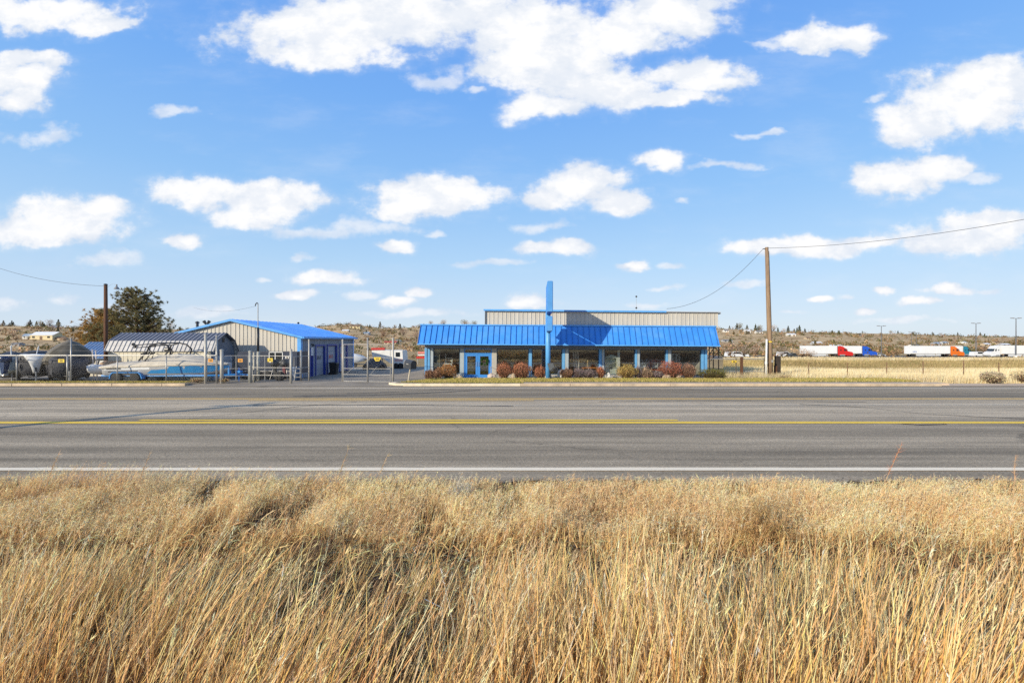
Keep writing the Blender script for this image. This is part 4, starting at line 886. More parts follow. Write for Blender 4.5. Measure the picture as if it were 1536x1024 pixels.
gate_post(451.5,526,.06,YF+2.0,'slim grey post against the shaded workshop corner'); gate_post(463.5,510,.05,YF+2.2,'taller pale post before the blue side door of the workshop',pale_post)
def leaf(name, px0, px1, ptop, pbot, Y0, Y1, rails, ups, label, mesh=True, braces=()):
    o = empty(name,((X(px0,Y0)+X(px1,Y1))/2,(Y0+Y1)/2,0),label,'gate')
    def pt(px,py): s=(px-px0)/(px1-px0); Yq=Y0+(Y1-Y0)*s; return Vector((X(px,Y0)+(X(px1,Y1)-X(px1,Y0))*s, Yq, Z(py,Y0+(Y1-Y0)*0)))
    b = MB()
    for py in rails: b.tube([pt(px0,py),pt(px1,py)],.017,8)
    for px in ups: b.tube([pt(px,pbot),pt(px,ptop)],.020,8)
    b.build('frame',galv,o)
    for (p0,q0,p1,q1) in braces: MB().tube([pt(p0,q0),pt(p1,q1)],.012,6).build('brace',galv,o)
    if mesh:
        a,c = pt(px0,pbot),pt(px1,ptop); m_ = chain(MB(),min(a.x,c.x),max(a.x,c.x),a.z,c.z,0)
        dx = c.x-a.x; m_.v = [(x,a.y+(c.y-a.y)*(x-a.x)/dx-.03,z) for x,y,z in m_.v]; m_.build('chain_mesh',mat('weathered_wire',(.3,.3,.3)),o,recalc=False)
    return o
leaf('swing_gate',334,373,533.5,571,YF+.15,YF+.55,(533.5,553,564,571),(335,354,372.5),'left mesh gate leaf between the stout post and the wide weathered post')
leaf('swing_gate',378,435.5,533.5,570,YF+.5,YF+.2,(533.5,551,562.5),(379,397.5,435),'mesh gate leaf with the round yellow sign before the workshop')
leaf('fence_panel',438,463,535,568,YF+.3,YF+2.1,(535,553,562),(441,450),'short chain link panel running back to the workshop corner')['category']='fence'
leaf('swing_gate',515,585,516,571.5,30.0,29.6,(516.5,536,552.5,561.5,571.5),(515.5,551,585.5),'tall open mesh gate across the driveway with the yellow triangle sign',True,((519,561,532,549),(556,561,566,549)))
gate_post(514,510,.055,30.05,'gate post at the workshop end of the tall driveway gate',pale_post); gate_post(551.5,507.5,.045,29.75,'tall middle post behind the driveway gate'); gate_post(589.5,508,.065,29.55,'tall gate post at the lawn end of the driveway gate',pale_post)
hsign(357,364,538,543,YF+.08,orange_sign,'warning_sign','orange sign hung on the left mesh gate leaf','sign'); hsign(401.5,409,537,542.5,YF+.12,yellow_sign,'warning_sign','yellow sign on the gate leaf beside the white window frame','sign')
hsign(428,433.5,534.6,537.5,YF+.12,white_paint,'small_sign','small white plate high on the gate beside the bright post','sign'); hsign(561,571,535.5,541.5,29.55,yellow_sign,'warning_sign','yellow tapering sign on the tall driveway gate','sign','tri')
hsign(312.5,319.5,538,543,YF-.05,orange_sign,'warning_sign','orange sign between the two tall gate posts near the wake boat bow','sign')
# steel lamp conduit pole
Yp = 30.6; t = empty('conduit_pole',(X(387,Yp),Yp,0),'steel conduit pole with a small bracket head in front of the workshop gable','pole')
MB().tube([(X(387,Yp),Yp,-.02),(X(387,Yp),Yp,Z(527,Yp))],.11,12).build('base',mat('beige_conduit',(.47,.44,.36),.5,0,.1,4),t,True); MB().tube([(X(387,Yp),Yp,Z(527,Yp)),(X(387,Yp),Yp,Z(491,Yp))],.07,12).build('sleeve',dark_metal,t,True)
MB().tube([(X(387,Yp),Yp,Z(491,Yp)),(X(387,Yp),Yp,Z(455,Yp))],.028,8).build('mast',galv,t); MB().tube([at(387,455.5,Yp),at(385.5,454,Yp),at(383.5,456,Yp),at(383,459,Yp)],.035,8).build('bracket',dark_metal,t)
t = empty('cable_conduit',(X(380.5,YF+.9),YF+.9,0),'pale beige conduit standing between the wide post and the lamp pole','pipe'); MB().tube([(X(381,YF+.9),YF+.9,-.02),(X(381,YF+.9),YF+.9,Z(528,YF+.9))],.06,10).build('pipe',mat('beige_conduit',(.47,.44,.36)),t,True); MB().box(X(381,YF+.9)-.09,X(381,YF+.9)+.09,YF+.78,YF+.96,.55,.85).build('junction_box',galv,t)
# dark box trailer and clutter before the gable
Yq = 32.6; x0,x1 = X(356,Yq),X(447,Yq)
t = empty('box_trailer',((x0+x1)/2,Yq,-.1),'long dark navy enclosed trailer with a white framed window parked before the gable','trailer')
body = MB().box(x0,x1,Yq,Yq+2.0,.28,Z(527.5,Yq)).build('body',mat('navy_trailer_skin',(.035,.045,.075),.35,.1,.25,1.5,.2,3),t,bevel=.05)
fx0,fx1,fz0,fz1 = X(404,Yq),X(424,Yq),Z(543.5,Yq),Z(527,Yq)-.03
b = MB().box(fx0,fx1,Yq-.03,Yq-.002,fz0,fz0+.05).box(fx0,fx1,Yq-.03,Yq-.002,fz1-.05,fz1)
for p in (404,413,424): xq=X(p,Yq); b.box(xq-.025,xq+.025,Yq-.028,Yq-.0021,fz0+.05,fz1-.05)
w_ = b.build('window',white_paint,t); MB().box(fx0+.03,fx1-.03,Yq-.012,Yq-.0015,fz0+.05,fz1-.05).build('pane',dark_glass,w_)
for s in (.35,.5): wheel(t,(x0+(x1-x0)*s,Yq-.06,.22),.33,.2,'y')
MB().box(x0+.1,x1-.1,Yq-.012,Yq-.002,.5,.56).build('trim_strip',galv,t)
for k,(px,pz,lab) in enumerate([(364,.33,'black tyre leaning low behind the left mesh gate'),(385,.30,'black tyre beside the base of the conduit pole'),(420,.33,'black tyre in the clutter under the white window frame')]):
    xq = X(px,YF+2.2); t = empty('tyre',(xq,YF+2.2,0),lab,'tyre'); wheel(t,(xq,YF+2.2,pz-.02),.33,.22,'y')
for px,lab in [(413,'black outboard motor on a stand left in the yard clutter'),(427,'second outboard motor with a reddish lower leg beside the bright post')]:
    xq = X(px,31.2); t = empty('outboard_motor',(xq,31.2,0),lab,'outboard motor'); 
    MB().loft([[(xq-.18,31,.95),(xq+.18,31,.95),(xq+.18,31.35,.95),(xq-.18,31.35,.95)],[(xq-.22,30.95,1.1),(xq+.22,30.95,1.1),(xq+.22,31.4,1.1),(xq-.22,31.4,1.1)],[(xq-.16,31,1.42),(xq+.16,31,1.42),(xq+.16,31.35,1.42),(xq-.16,31.35,1.42)]]).build('cowling',dark_metal,t,True)
    MB().loft([[(xq-.1,31.05,.94),(xq+.1,31.05,.94),(xq+.1,31.3,.94),(xq-.1,31.3,.94)],[(xq-.06,31.1,.25),(xq+.06,31.1,.25),(xq+.06,31.25,.25),(xq-.06,31.25,.25)]]).build('leg',mat('maroon_leg',(.16,.04,.05),.5) if px>420 else dark_metal,t)
    b = MB()
    for s in (-1,1): b.tube([(xq+s*.3,31.0,-.02),(xq+s*.12,31.2,.9)],.02,6).tube([(xq+s*.3,31.45,-.02),(xq+s*.12,31.25,.9)],.02,6)
    b.build('stand',galv,t)
t = empty('oil_drum',(X(444,31),31,0),'dark blue drum standing behind the bright gate post','drum'); MB().lathe((X(444,31),31,0.0),[(.27,0),(.29,.03),(.28,.3),(.3,.32),(.28,.34),(.28,.6),(.3,.62),(.28,.64),(.29,.93),(.27,.95)],18).build('body',mat('dull_blue_drum',(.05,.10,.20),.45,.1,.2,4),t,True); MB().lathe((X(444,31),31,.951),[(.26,0),(.26,.015)],18).build('lid',dark_metal,t)
t = empty('step_ladder',(X(447,30.6),30.6,0),'small aluminium step ladder leaning by the workshop corner','ladder')
for s in (-.22,.22): MB().tube([(X(447,30.6)+s,30.5,0),(X(447,30.6)+s*.7,30.7,1.0)],.022,6).build('rail',galv,t)
for k in range(3): MB().box(X(447,30.6)-.19,X(447,30.6)+.19,30.53+.06*k,30.62+.06*k,.25+.28*k,.28+.28*k).build('step',galv,t)
# roof flood lamps behind the workshop
t = empty('flood_lamp',(X(310,47.3),47.3,-.3),'twin dark flood lamps on a pole behind the workshop roof','lamp'); MB().tube([(X(310,47.3),47.3,-.4),(X(310,47.3),47.3,Z(486.5,47.3))],.05,8).build('pole',dark_metal,t)
for s in (-1,1): MB().tube([at(310+s*1.0,486,47.3),at(310+s*4.2,481.5,47.3)],[.10,.17],8).build('lamp_head',dark_metal,t)
t = empty('vent_pipe',(X(296,38),38,3.2),'dark capped vent pipe on the left roof slope of the workshop','vent'); MB().tube([(X(296,38),38,Z(494,38)-.2),(X(296,38),38,Z(484,38))],.10,10).build('pipe',dark_metal,t); MB().lathe((X(296,38),38,Z(484.5,38)),[(.16,0),(.16,.08),(.03,.16)],10).build('cap',dark_metal,t)
t = empty('roof_vent',(X(447.5,46),46,4.2),'little dark vent at the far end of the workshop ridge','vent'); MB().lathe((X(447.5,46),46,4.25),[(.09,0),(.09,.2),(.14,.22),(.05,.32)],8).build('cap',dark_metal,t)

# ================================================================== POLES AND WIRES
def wire(name, a, b_, sag, label, cat='wire', r=.014, n=24):
    a, b_ = Vector(a), Vector(b_); pts = []
    for i in range(n+1): s = i/n; p = a.lerp(b_,s); p.z -= sag*4*s*(1-s); pts.append(p)
    o = MB().tube(pts,r,6).build(name,mat('black_cable',(.05,.05,.055),.6),None); return tag(o,label,cat)
YU = 32.6; base = at(1156,567.5,YU); base.z = .02; top = at(1150,371,YU)
t = empty('utility_pole',tuple(base),'tall weathered wooden utility pole leaning slightly left at the lawn end','pole')
MB().tube([base,base.lerp(top,.33),base.lerp(top,.66),top],[.175,.155,.14,.115],14).build('shaft',wood_pole,t,True)
MB().tube([base.lerp(top,.275)+Vector((0,-.0,0)),base.lerp(top,.284)],.172,14).build('band',yellow_sign,t)
MB().box(base.x-.06,base.x+.06,YU-.24,YU-.15,1.15,1.35).build('tag_plate',galv,t); MB().tube([top+Vector((-.28,-.02,-.12)),top+Vector((0,-.02,-.10))],.03,6).build('insulator',dark_metal,t)
b = MB(); k = [base.lerp(top,s)+Vector((.15-.03*s,-.06,0)) for s in (.01,.3,.6,.97)]; b.tube(k,.018,6).build('conduit',dark_metal,t)
wire('service_wire',top+Vector((-.28,-.02,-.12)),at(1000,463,33.2),.95,'service wire drooping from the wooden pole to the showroom roof','wire',.013)
wire('power_line',top+Vector((.02,-.02,-.06)),Vector((27.0,23.2,9.06)),.35,'power line running from the leaning wooden pole off to the right','wire',.013)
Yl = 36.5; bl = at(159,560,Yl); bl.z = -.3; tl_ = at(158.5,428,Yl)
t = empty('utility_pole',tuple(bl),'dark brown utility pole standing before the pine','pole'); MB().tube([bl,bl.lerp(tl_,.5),tl_],[.15,.14,.12],12).build('shaft',wood_dark,t,True); MB().lathe(tuple(tl_),[(.125,0),(.13,.1),(.05,.14)],10).build('cap',dark_metal,t)
arm = at(175,426.5,Yl); MB().tube([tl_+Vector((0,0,-.25)),arm+Vector((-.4,0,.02)),arm],.007,6).build('lamp_arm',galv,t); MB().lathe(tuple(arm+Vector((0,0,-.38))),[(.19,0),(.14,.12),(.05,.22),(.05,.38)],10).build('lamp_shade',mat('grey_lamp',(.2,.2,.21),.5),t)
wire('power_line',tl_+Vector((-.1,0,-.05)),Vector((-52,44,10.6)),.55,'power line running left from the dark brown pole','wire',.014)
wire('service_wire',at(383,459,Yp),at(290,461,40),.35,'thin service wire left of the conduit pole head','wire',.006)
xp, yp = -27.0, 3.6; zp = gz(xp,yp)
t = empty('utility_pole',(xp,yp,zp),'roadside utility pole on the near verge whose long shadow crosses the left lanes','pole')
MB().tube([(xp,yp,zp-.2),(xp+.02,yp,zp+4.5),(xp+.05,yp,zp+8.9)],[.24,.21,.17],12).build('shaft',wood_pole,t,True)
MB().box(xp-1.1,xp+1.1,yp-.06,yp+.06,zp+8.3,zp+8.42).build('crossarm',wood_dark,t)
wire('power_line',(xp+.05,yp,zp+8.45),(60,5.5,9.2),.5,'power line strung along the near verge outside the frame','wire',.02,40)
# ================================================================== RIGHT SIDE FURNITURE
t = empty('pipe_fence',(X(1105,33),33,.05),'grey pipe rail fence between the showroom and the leaning pole','fence')
for py in (538,557): MB().tube([at(1062,py,33),at(1147,py,33)],.03,8).build('rail',galv,t)
for px in (1104,1146.5): MB().tube([(X(px,33),33,-.05),at(px,536.5,33)],.04,8).build('post',mat('dark_steel_post',(.10,.09,.08),.6,.1,.2,5),t)
t = empty('wooden_post',(X(1112,32.8),32.8,.05),'dark square timber post standing by the pipe fence','post'); MB().box(X(1110.6,32.8),X(1113.8,32.8),32.7,32.86,-.05,Z(536,32.8)).build('shaft',wood_dark,t,bevel=.01); MB().box(X(1110.6,32.8)-.01,X(1113.8,32.8)+.01,32.69,32.87,Z(536,32.8)+.001,Z(536,32.8)+.03).build('cap',wood_dark,t)
hsign(1097.5,1104.5,540.5,543.8,32.9,yellow_sign,'small_sign','small yellow plate fixed to the pipe fence','sign')
t = empty('marker_post',(X(1149.5,32.3),32.3,.05),'slim white marker post touching the leaning wooden pole','post'); MB().tube([(X(1149,32.3),32.3,-.02),(X(1150,32.3),32.3,Z(509.5,32.3))],.062,12).build('shaft',white_paint,t,True); MB().lathe((X(1150,32.3),32.3,Z(509.5,32.3)),[(.065,0),(.06,.03),(.02,.05)],12).build('cap',white_paint,t)
MB().tube([(X(1149.2,32.3),32.3,Z(546,32.3)),(X(1149.2,32.3),32.3,Z(542,32.3))],.085,12).build('collar',white_paint,t)
t = empty('timber_stub',(X(1167,33),33,.05),'short black timber stub right of the leaning wooden pole','post'); MB().box(X(1163.8,33),X(1170.2,33),32.9,33.2,-.05,Z(533.5,33)).build('shaft',mat('charred_timber',(.045,.035,.03),.85,0,.3,6,.4,20),t,bevel=.015); MB().box(X(1163.2,33),X(1164.4,33),32.88,33.22,-.05,Z(548,33)).build('brace',wood_dark,t)
RF = empty('wire_fence',(X(1384,33),33,0),'rusty post and wire field fence along the pale grass','fence')
for px,pt in [(1213,544),(1271,544),(1330,543),(1384.5,541.5),(1445.3,540.5),(1498,544),(1560,544)]:
    x = X(px,33); MB().box(x-.017,x+.017,32.98,33.02,-.15,Z(pt,33)).box(x-.004,x+.004,32.95,32.979,-.15,Z(pt,33)-.01).build('post',mat('rusty_steel_post',(.26,.16,.10),.7,.2,.3,8),RF)
b = MB()
for py in (545.5,551,557): b.tube([(X(1172,33),33,Z(py,33))]+[(X(p,33),33,Z(py+random.uniform(-.6,.6),33)) for p in (1230,1300,1370,1440,1510)]+[(X(1600,33),33,Z(py,33))],.005,4)
b.build('wire_strand',mat('rusty_steel_post',(.2,.12,.075)),RF)
t = empty('pipe_rack',(X(1072,37),37,-.2),'rusty braced pipe rack behind the right showroom corner','rack'); rk = mat('rusty_rack',(.12,.09,.075),.7,.2,.3,6)
for px in (1064,1070,1078): MB().tube([(X(px,37),37,-.3),(X(px,37),37,Z(518,37))],.045,6).build('upright',rk,t)
for a in ((1064,522,1078,522),(1064,530,1078,530),(1064,532,1072,520),(1072,520,1086,536),(1066,541,1080,524)): MB().tube([at(a[0],a[1],37.05),at(a[2],a[3],37.05)],.03,6).build('brace',rk,t)
# mailbox on a leaning post
YM = 28.75; t = empty('mailbox',(X(611,YM),YM,.14),'dark mailbox leaning on a pale post at the lawn edge','mailbox'); MB().tube([at(612,574,YM),at(615.3,552,YM)],.045,8).build('post',mat('pale_wood_post',(.50,.44,.34),.8,0,.15,6),t)
w, h = .42,.46; c = at(615.5,546.2,YM)
prof = [(-h*.5,-.26),(h*.5,-.26),(h*.5,.12),(h*.32,.24),(0,.28),(-h*.32,.24),(-h*.5,.12)]
bx = MB().prism(prof,'x',-.34,.34)
rot = Matrix.Rotation(R(-38),3,'Z')@Matrix.Rotation(R(6),3,'Y'); bx.v = [tuple(rot@Vector(v)+c) for v in bx.v]; bo = bx.build('box',mat('dark_mailbox_paint',(.05,.055,.065),.4,.1,.2,4),t,bevel=.01)
fc = MB().prism([(p[0]*.96,p[1]*.96) for p in prof],'x',-.365,-.343); fc.v = [tuple(rot@Vector(v)+c) for v in fc.v]; fc.build('door',mat('pale_mailbox_door',(.45,.43,.40),.5),bo)
fl = MB().box(-.1,.12,-.255,-.238,.0,.05); fl.v = [tuple(rot@Vector(v)+c) for v in fl.v]; fl.build('flag',galv,bo)

# ================================================================== MIDDLE DISTANCE BEHIND THE GATE
def ground_hit(px, py, y0=60, y1=720):
    for Y in np.arange(y0, y1, 2.0):
        if HY+F*(EYE-gz(X(px,Y),Y))/Y <= py: return Y
    return y1
Ym = 52; zg = gz(X(580,Ym),Ym)
t = empty('camper_trailer',(X(580,Ym),Ym,zg),'white boxy camper trailer with a dark red roof edge behind the driveway gate','trailer')
p = [(X(557,Ym),Z(528,Ym)),(X(558,Ym),Z(525,Ym)),(X(604,Ym),Z(525.5,Ym)),(X(605,Ym),Z(546.5,Ym)),(X(591,Ym),Z(547,Ym)),(X(583,Ym),Z(543.5,Ym)),(X(573,Ym),Z(536.5,Ym)),(X(559,Ym),Z(535.5,Ym))]
MB().prism(p,'y',Ym,Ym+2.3).build('body',white_paint,t,bevel=.03); MB().box(X(557,Ym),X(577,Ym),Ym-.06,Ym+.4,Z(525.2,Ym)+.03,Z(521.5,Ym)).build('roof_edge',red_paint,t)
MB().box(X(593.5,Ym),X(600,Ym),Ym-.02,Ym-.004,Z(535,Ym),Z(528.3,Ym)).build('window',dark_glass,t); MB().box(X(592,Ym),X(604,Ym),Ym-.012,Ym-.003,Z(542,Ym),Z(538,Ym)).build('stripe',mat('faded_pink_stripe',(.62,.40,.38),.5),t)
for px in (594,601): wheel(t,(X(px,Ym),Ym+.1,zg+.38),.36,.22,'y')
MB().tube([(X(570,Ym),Ym+1,zg),(X(570,Ym),Ym+1,Z(537,Ym))],.05,6).build('jack',galv,t)
Yb_ = 56; zg = gz(X(532,Yb_),Yb_)
t = empty('covered_boat',(X(532,Yb_),Yb_,zg),'white shrink wrapped boat behind the workshop end of the driveway gate','boat'); x0,x1 = X(519,Yb_),X(546,Yb_)
rings = [[(x,Yb_+1.1-w,z0+.5),(x,Yb_+1.1-w,z1-.25),(x,Yb_+1.1,z1),(x,Yb_+1.1+w,z1-.25),(x,Yb_+1.1+w,z0+.5)] for x,w,z0,z1 in [(x0,.9,zg+.15,Z(533,Yb_)),(x0+.6,1.05,zg+.1,Z(530.5,Yb_)),((x0+x1)/2,1.05,zg+.1,Z(531.5,Yb_)),(x1-.4,.6,zg+.3,Z(534,Yb_)),(x1,.08,zg+.6,Z(537,Yb_))]]
MB().loft(rings).build('hull',mat('shrink_wrap_white',(.70,.72,.72),.4,0,.1,1.5),t,True)
tr = empty('boat_trailer',((x0+x1)/2,Yb_,zg),'grey trailer under the white shrink wrapped boat','boat trailer','boat trailers in the yard'); MB().tube([(x0,Yb_+.5,zg+.4),(x1+.8,Yb_+1.1,zg+.4)],.06,6).tube([(x0,Yb_+1.7,zg+.4),(x1+.8,Yb_+1.1,zg+.4)],.06,6).build('frame',galv,tr)
for s in (.3,.42): wheel(tr,(x0+(x1-x0)*s,Yb_+.3,zg+.33),.32,.2,'y')
Yv = 50; zg = gz(X(562,Yv),Yv); t = empty('tarp_heap',(X(561,Yv),Yv,zg),'dark grey tarpaulin heap in front of the white camper trailer','heap')
P = []
for k in range(7):
    s = k/6; x = X(547,Yv)+(X(577,Yv)-X(547,Yv))*s; hh = (Z(537,Yv)-zg)*math.sin(PI*(.12+.76*s))**.6; P.append([(x,Yv-.9,zg-.05),(x,Yv-.5,zg+hh*.6),(x,Yv,zg+hh),(x,Yv+.6,zg+hh*.7),(x,Yv+1,zg-.05)])
o = MB().loft(P).build('cover',mat('charcoal_cover',(.06,.065,.075),.6,0,.4,2,.6,5),t); wrinkle(o,.12)
for k,(px,lab) in enumerate([(549,'small tyre at the left foot of the tarpaulin heap'),(574,'small tyre at the right foot of the tarpaulin heap')]):
    t = empty('tyre',(X(px,49),49,zg),lab,'tyre'); wheel(t,(X(px,49),48.9,gz(X(px,49),49)+.33),.33,.2,'y')
t = empty('red_sign_board',(X(630,70),70,-1),'red and white roadside sign board left of the showroom','sign'); MB().box(X(624.5,70),X(640,70),70,70.2,Z(537.5,70),Z(534.5,70)).build('lower_board',red_paint,t); MB().box(X(627,70),X(637,70),70,70.2,Z(530.5,70),Z(527,70)).build('upper_board',mat('pink_red_board',(.6,.2,.17),.5),t)
for p in (626,638): MB().tube([(X(p,70),70.3,-1.2),(X(p,70),70.3,Z(527,70))],.07,6).build('post',galv,t)
MB().box(X(627,70),X(640,70),70,70.2,Z(529,70)-.25,Z(531,70)-.2).build('white_board',white_paint,t)

# ================================================================== TRUCK STOP
lot = sheet('truck_lot',[(60,146,gz(70,146)+.16),(330,146,gz(300,146)+.16),(330,200,gz(300,200)+.35),(60,200,gz(70,200)+.35)],mat('lot_asphalt',(.13,.125,.12),.9,0,.15,.2))
def truck(pxr, pxc0, pxc1, Y, ptop, face, cabm, label, trailer=True, px_trailer=None, fairing=True):
    """face +1: nose to the right.  pxr: rear end of trailer, pxc0..pxc1: cab"""
    zg = gz(X(pxc0,Y),Y)+.25; s = Y/F; S = lambda p: X(p,Y)
    H_ = 4.05; t = empty('semi_truck',(S(pxc0),Y,zg),label,'truck')
    x0, x1 = S(pxc0), S(pxc1); L = abs(x1-x0); d = face
    q = lambda f,z: (x0+d*L*f, zg+z)
    prof = [q(0,.55),q(0,3.75),q(.08,3.95),q(.28,3.9),q(.52,3.05),q(.60,2.2),q(.66,2.1),q(.93,1.85),q(1.0,1.5),q(1.0,.5),q(.86,.45),q(.62,.55)]
    MB().prism(prof,'y',Y,Y+2.45).build('cab',cabm,t,bevel=.06)
    MB().prism([q(.535,2.95),q(.61,2.2),q(.655,2.17),q(.60,2.95)],'y',Y+.12,Y+2.33).build('windshield',dark_glass,t)
    MB().prism([q(.38,2.2),q(.55,2.2),q(.49,2.95),q(.38,2.95)],'y',Y-.02,Y-.004).build('side_window',dark_glass,t)
    if fairing: MB().prism([q(.12,2.3),q(.22,2.3),q(.22,2.7),q(.12,2.7)],'y',Y-.02,Y-.004).build('sleeper_window',dark_glass,t)
    MB().prism([q(.95,.5),q(1.03,.5),q(1.03,.85),q(.95,.85)],'y',Y+.02,Y+2.43).build('bumper',galv,t)
    MB().prism([q(.10,.5),q(.45,.5),q(.45,.95),q(.10,.95)],'y',Y-.05,Y-.002).build('fuel_tank',galv,t)
    MB().tube([(q(-.02,0)[0],Y+.3,zg+1),(q(-.02,0)[0],Y+.3,zg+4.2)],.09,6).build('exhaust_stack',galv,t)
    for f in (.80,-.18,.02): wheel(t,(q(f,0)[0],Y+.25,zg+.5),.5,.35,'y'); wheel(t,(q(f,0)[0],Y+2.2,zg+.5),.5,.35,'y')
    if trailer:
        xr_ = S(pxr); xf = x0-d*.45
        b = MB().box(min(xr_,xf),max(xr_,xf),Y-.05,Y+2.5,zg+1.15,zg+H_); tb = b.build('trailer',mat('white_trailer_skin',(.78,.79,.80),.4,0,.04,.5,dirt=(.6,.6,.58),dirt_amt=.25),t,bevel=.03)
        MB().box(min(xr_,xf)+2.2,max(xr_,xf)-3.4,Y-.04,Y+.05,zg+.45,zg+1.147).build('side_skirt',mat('pale_skirt',(.6,.61,.62),.5),tb)
        MB().box(min(xr_,xf)+.02,max(xr_,xf)-.02,Y-.062,Y-.051,zg+1.15,zg+1.32).build('lower_rail',galv,tb)
        for f in (1.2,2.4): xq = xr_+d*f; wheel(tb,(xq,Y+.25,zg+.5),.5,.35,'y'); wheel(tb,(xq,Y+2.2,zg+.5),.5,.35,'y')
        MB().box(xf-d*3.2-.08,xf-d*3.2+.08,Y+.3,Y+2.1,zg+.1,zg+1.14).build('landing_gear',dark_metal,tb)
    return t
car = lambda n,c: mat(n,c,.3,0,.06,1)
truck(1206,1257.5,1280,164,520,1,car('truck_red',(.60,.025,.02)),'red nosed semi truck with white box trailer nearest the leaning pole')
truck(1255,1294.5,1316,171,520,1,car('truck_blue',(.02,.10,.55)),'bright blue semi truck with white trailer half hidden by the red one')
t3 = truck(1365,1427,1447,166,522,1,car('truck_orange',(.75,.17,.02)),'orange semi truck pulling a long white box trailer')
b = MB()
for k in range(3): b.prism([(X(1369+k*2.2,166),Z(526,166)),(X(1370.6+k*2.2,166),Z(527.5,166)),(X(1369+k*2.2,166),Z(528.4,166))],'y',165.92,165.945)
b.build('trailer_mark',mat('blue_trailer_mark',(.06,.14,.4),.5),t3)
truck(1408,1446,1461,175,523,1,car('truck_teal',(.02,.20,.30)),'teal semi truck mostly hidden behind the orange one')
truck(1572,1500.5,1486,152,519,-1,car('truck_white',(.72,.73,.75)),'white semi truck facing left with a white trailer at the right frame edge')
def vehicle(px, Y, L, m, label, van=True, name='parked_van'):
    x = X(px,Y); zg = gz(x,Y)+.2; t = empty(name,(x,Y,zg),label,'van' if van else 'car'); h = 2.0 if van else 1.45
    q = lambda f,z: (x+L*(f-.5), zg+z*h)
    MB().prism([q(0,.22),q(.01,.55),q(.05,.95 if van else .6),q(.22,1) if van else q(.25,1),q(.62,1),q(.74,.62),q(.97,.52),q(1,.3),q(.99,.2)],'y',Y,Y+1.85).build('body',m,t,bevel=.04)
    MB().prism([q(.30,.62),q(.68,.62),q(.60,.93),q(.30,.93)],'y',Y-.012,Y-.002).build('window',dark_glass,t)
    for f in (.2,.8):
        wheel(t,(q(f,0)[0],Y+.1,zg+.34),.34,.22,'y')
    return t
vehicle(1471,168,5.2,car('truck_white',(.72,.73,.75)),'white van parked beyond the teal truck')
vehicle(1107,150,7.5,car('truck_white',(.72,.73,.75)),'long white van parked in brush left of the leaning pole'); vehicle(1180,158,5.4,car('truck_white',(.72,.73,.75)),'white van parked just left of the red truck trailer')
vehicle(1193,156,4.6,car('car_dark_grey',(.06,.065,.07)),'dark grey car parked beside the rear of the red truck trailer',False,'parked_car')
vehicle(1320,180,4.8,car('car_pale',(.55,.56,.58)),'pale car parked ahead of the bright blue truck',False,'parked_car')
def lot_lamp(px, ptop, Y, label):
    x = X(px,Y); zg = gz(x,Y)+.1; t = empty('lot_lamp',(x,Y,zg),label,'street lamp','tall lamps over the truck stop'); zt_ = Z(ptop,Y)
    MB().tube([(x,Y,zg),(x,Y,zt_)],[.17,.10],8).build('pole',mat('lamp_pole_grey',(.16,.16,.17),.5,.2,.1,4),t); b = MB().tube([(x-1.2,Y,zt_),(x+1.2,Y,zt_)],.06,6); b.build('arm',dark_metal,t)
    for s in (-1.2,1.2): MB().box(x+s-.45,x+s+.45,Y-.25,Y+.25,zt_-.02,zt_+.22).build('lamp_head',mat('lamp_head_grey',(.25,.25,.26),.5),t)
    MB().lathe((x,Y,zg),[(.42,0),(.42,.9),(.3,.95)],10).build('base',white_paint,t)
lot_lamp(1322,489,178,'tall lot lamp beside the bright blue truck'); lot_lamp(1464,485,172,'tall lot lamp rising behind the teal truck'); lot_lamp(1524,477.5,150,'tallest lot lamp in front of the rightmost white trailer'); lot_lamp(1367.5,498,240,'far lot lamp above the rear of the orange truck trailer'); lot_lamp(1374.5,499,250,'smaller far lot lamp just right of the other far one')

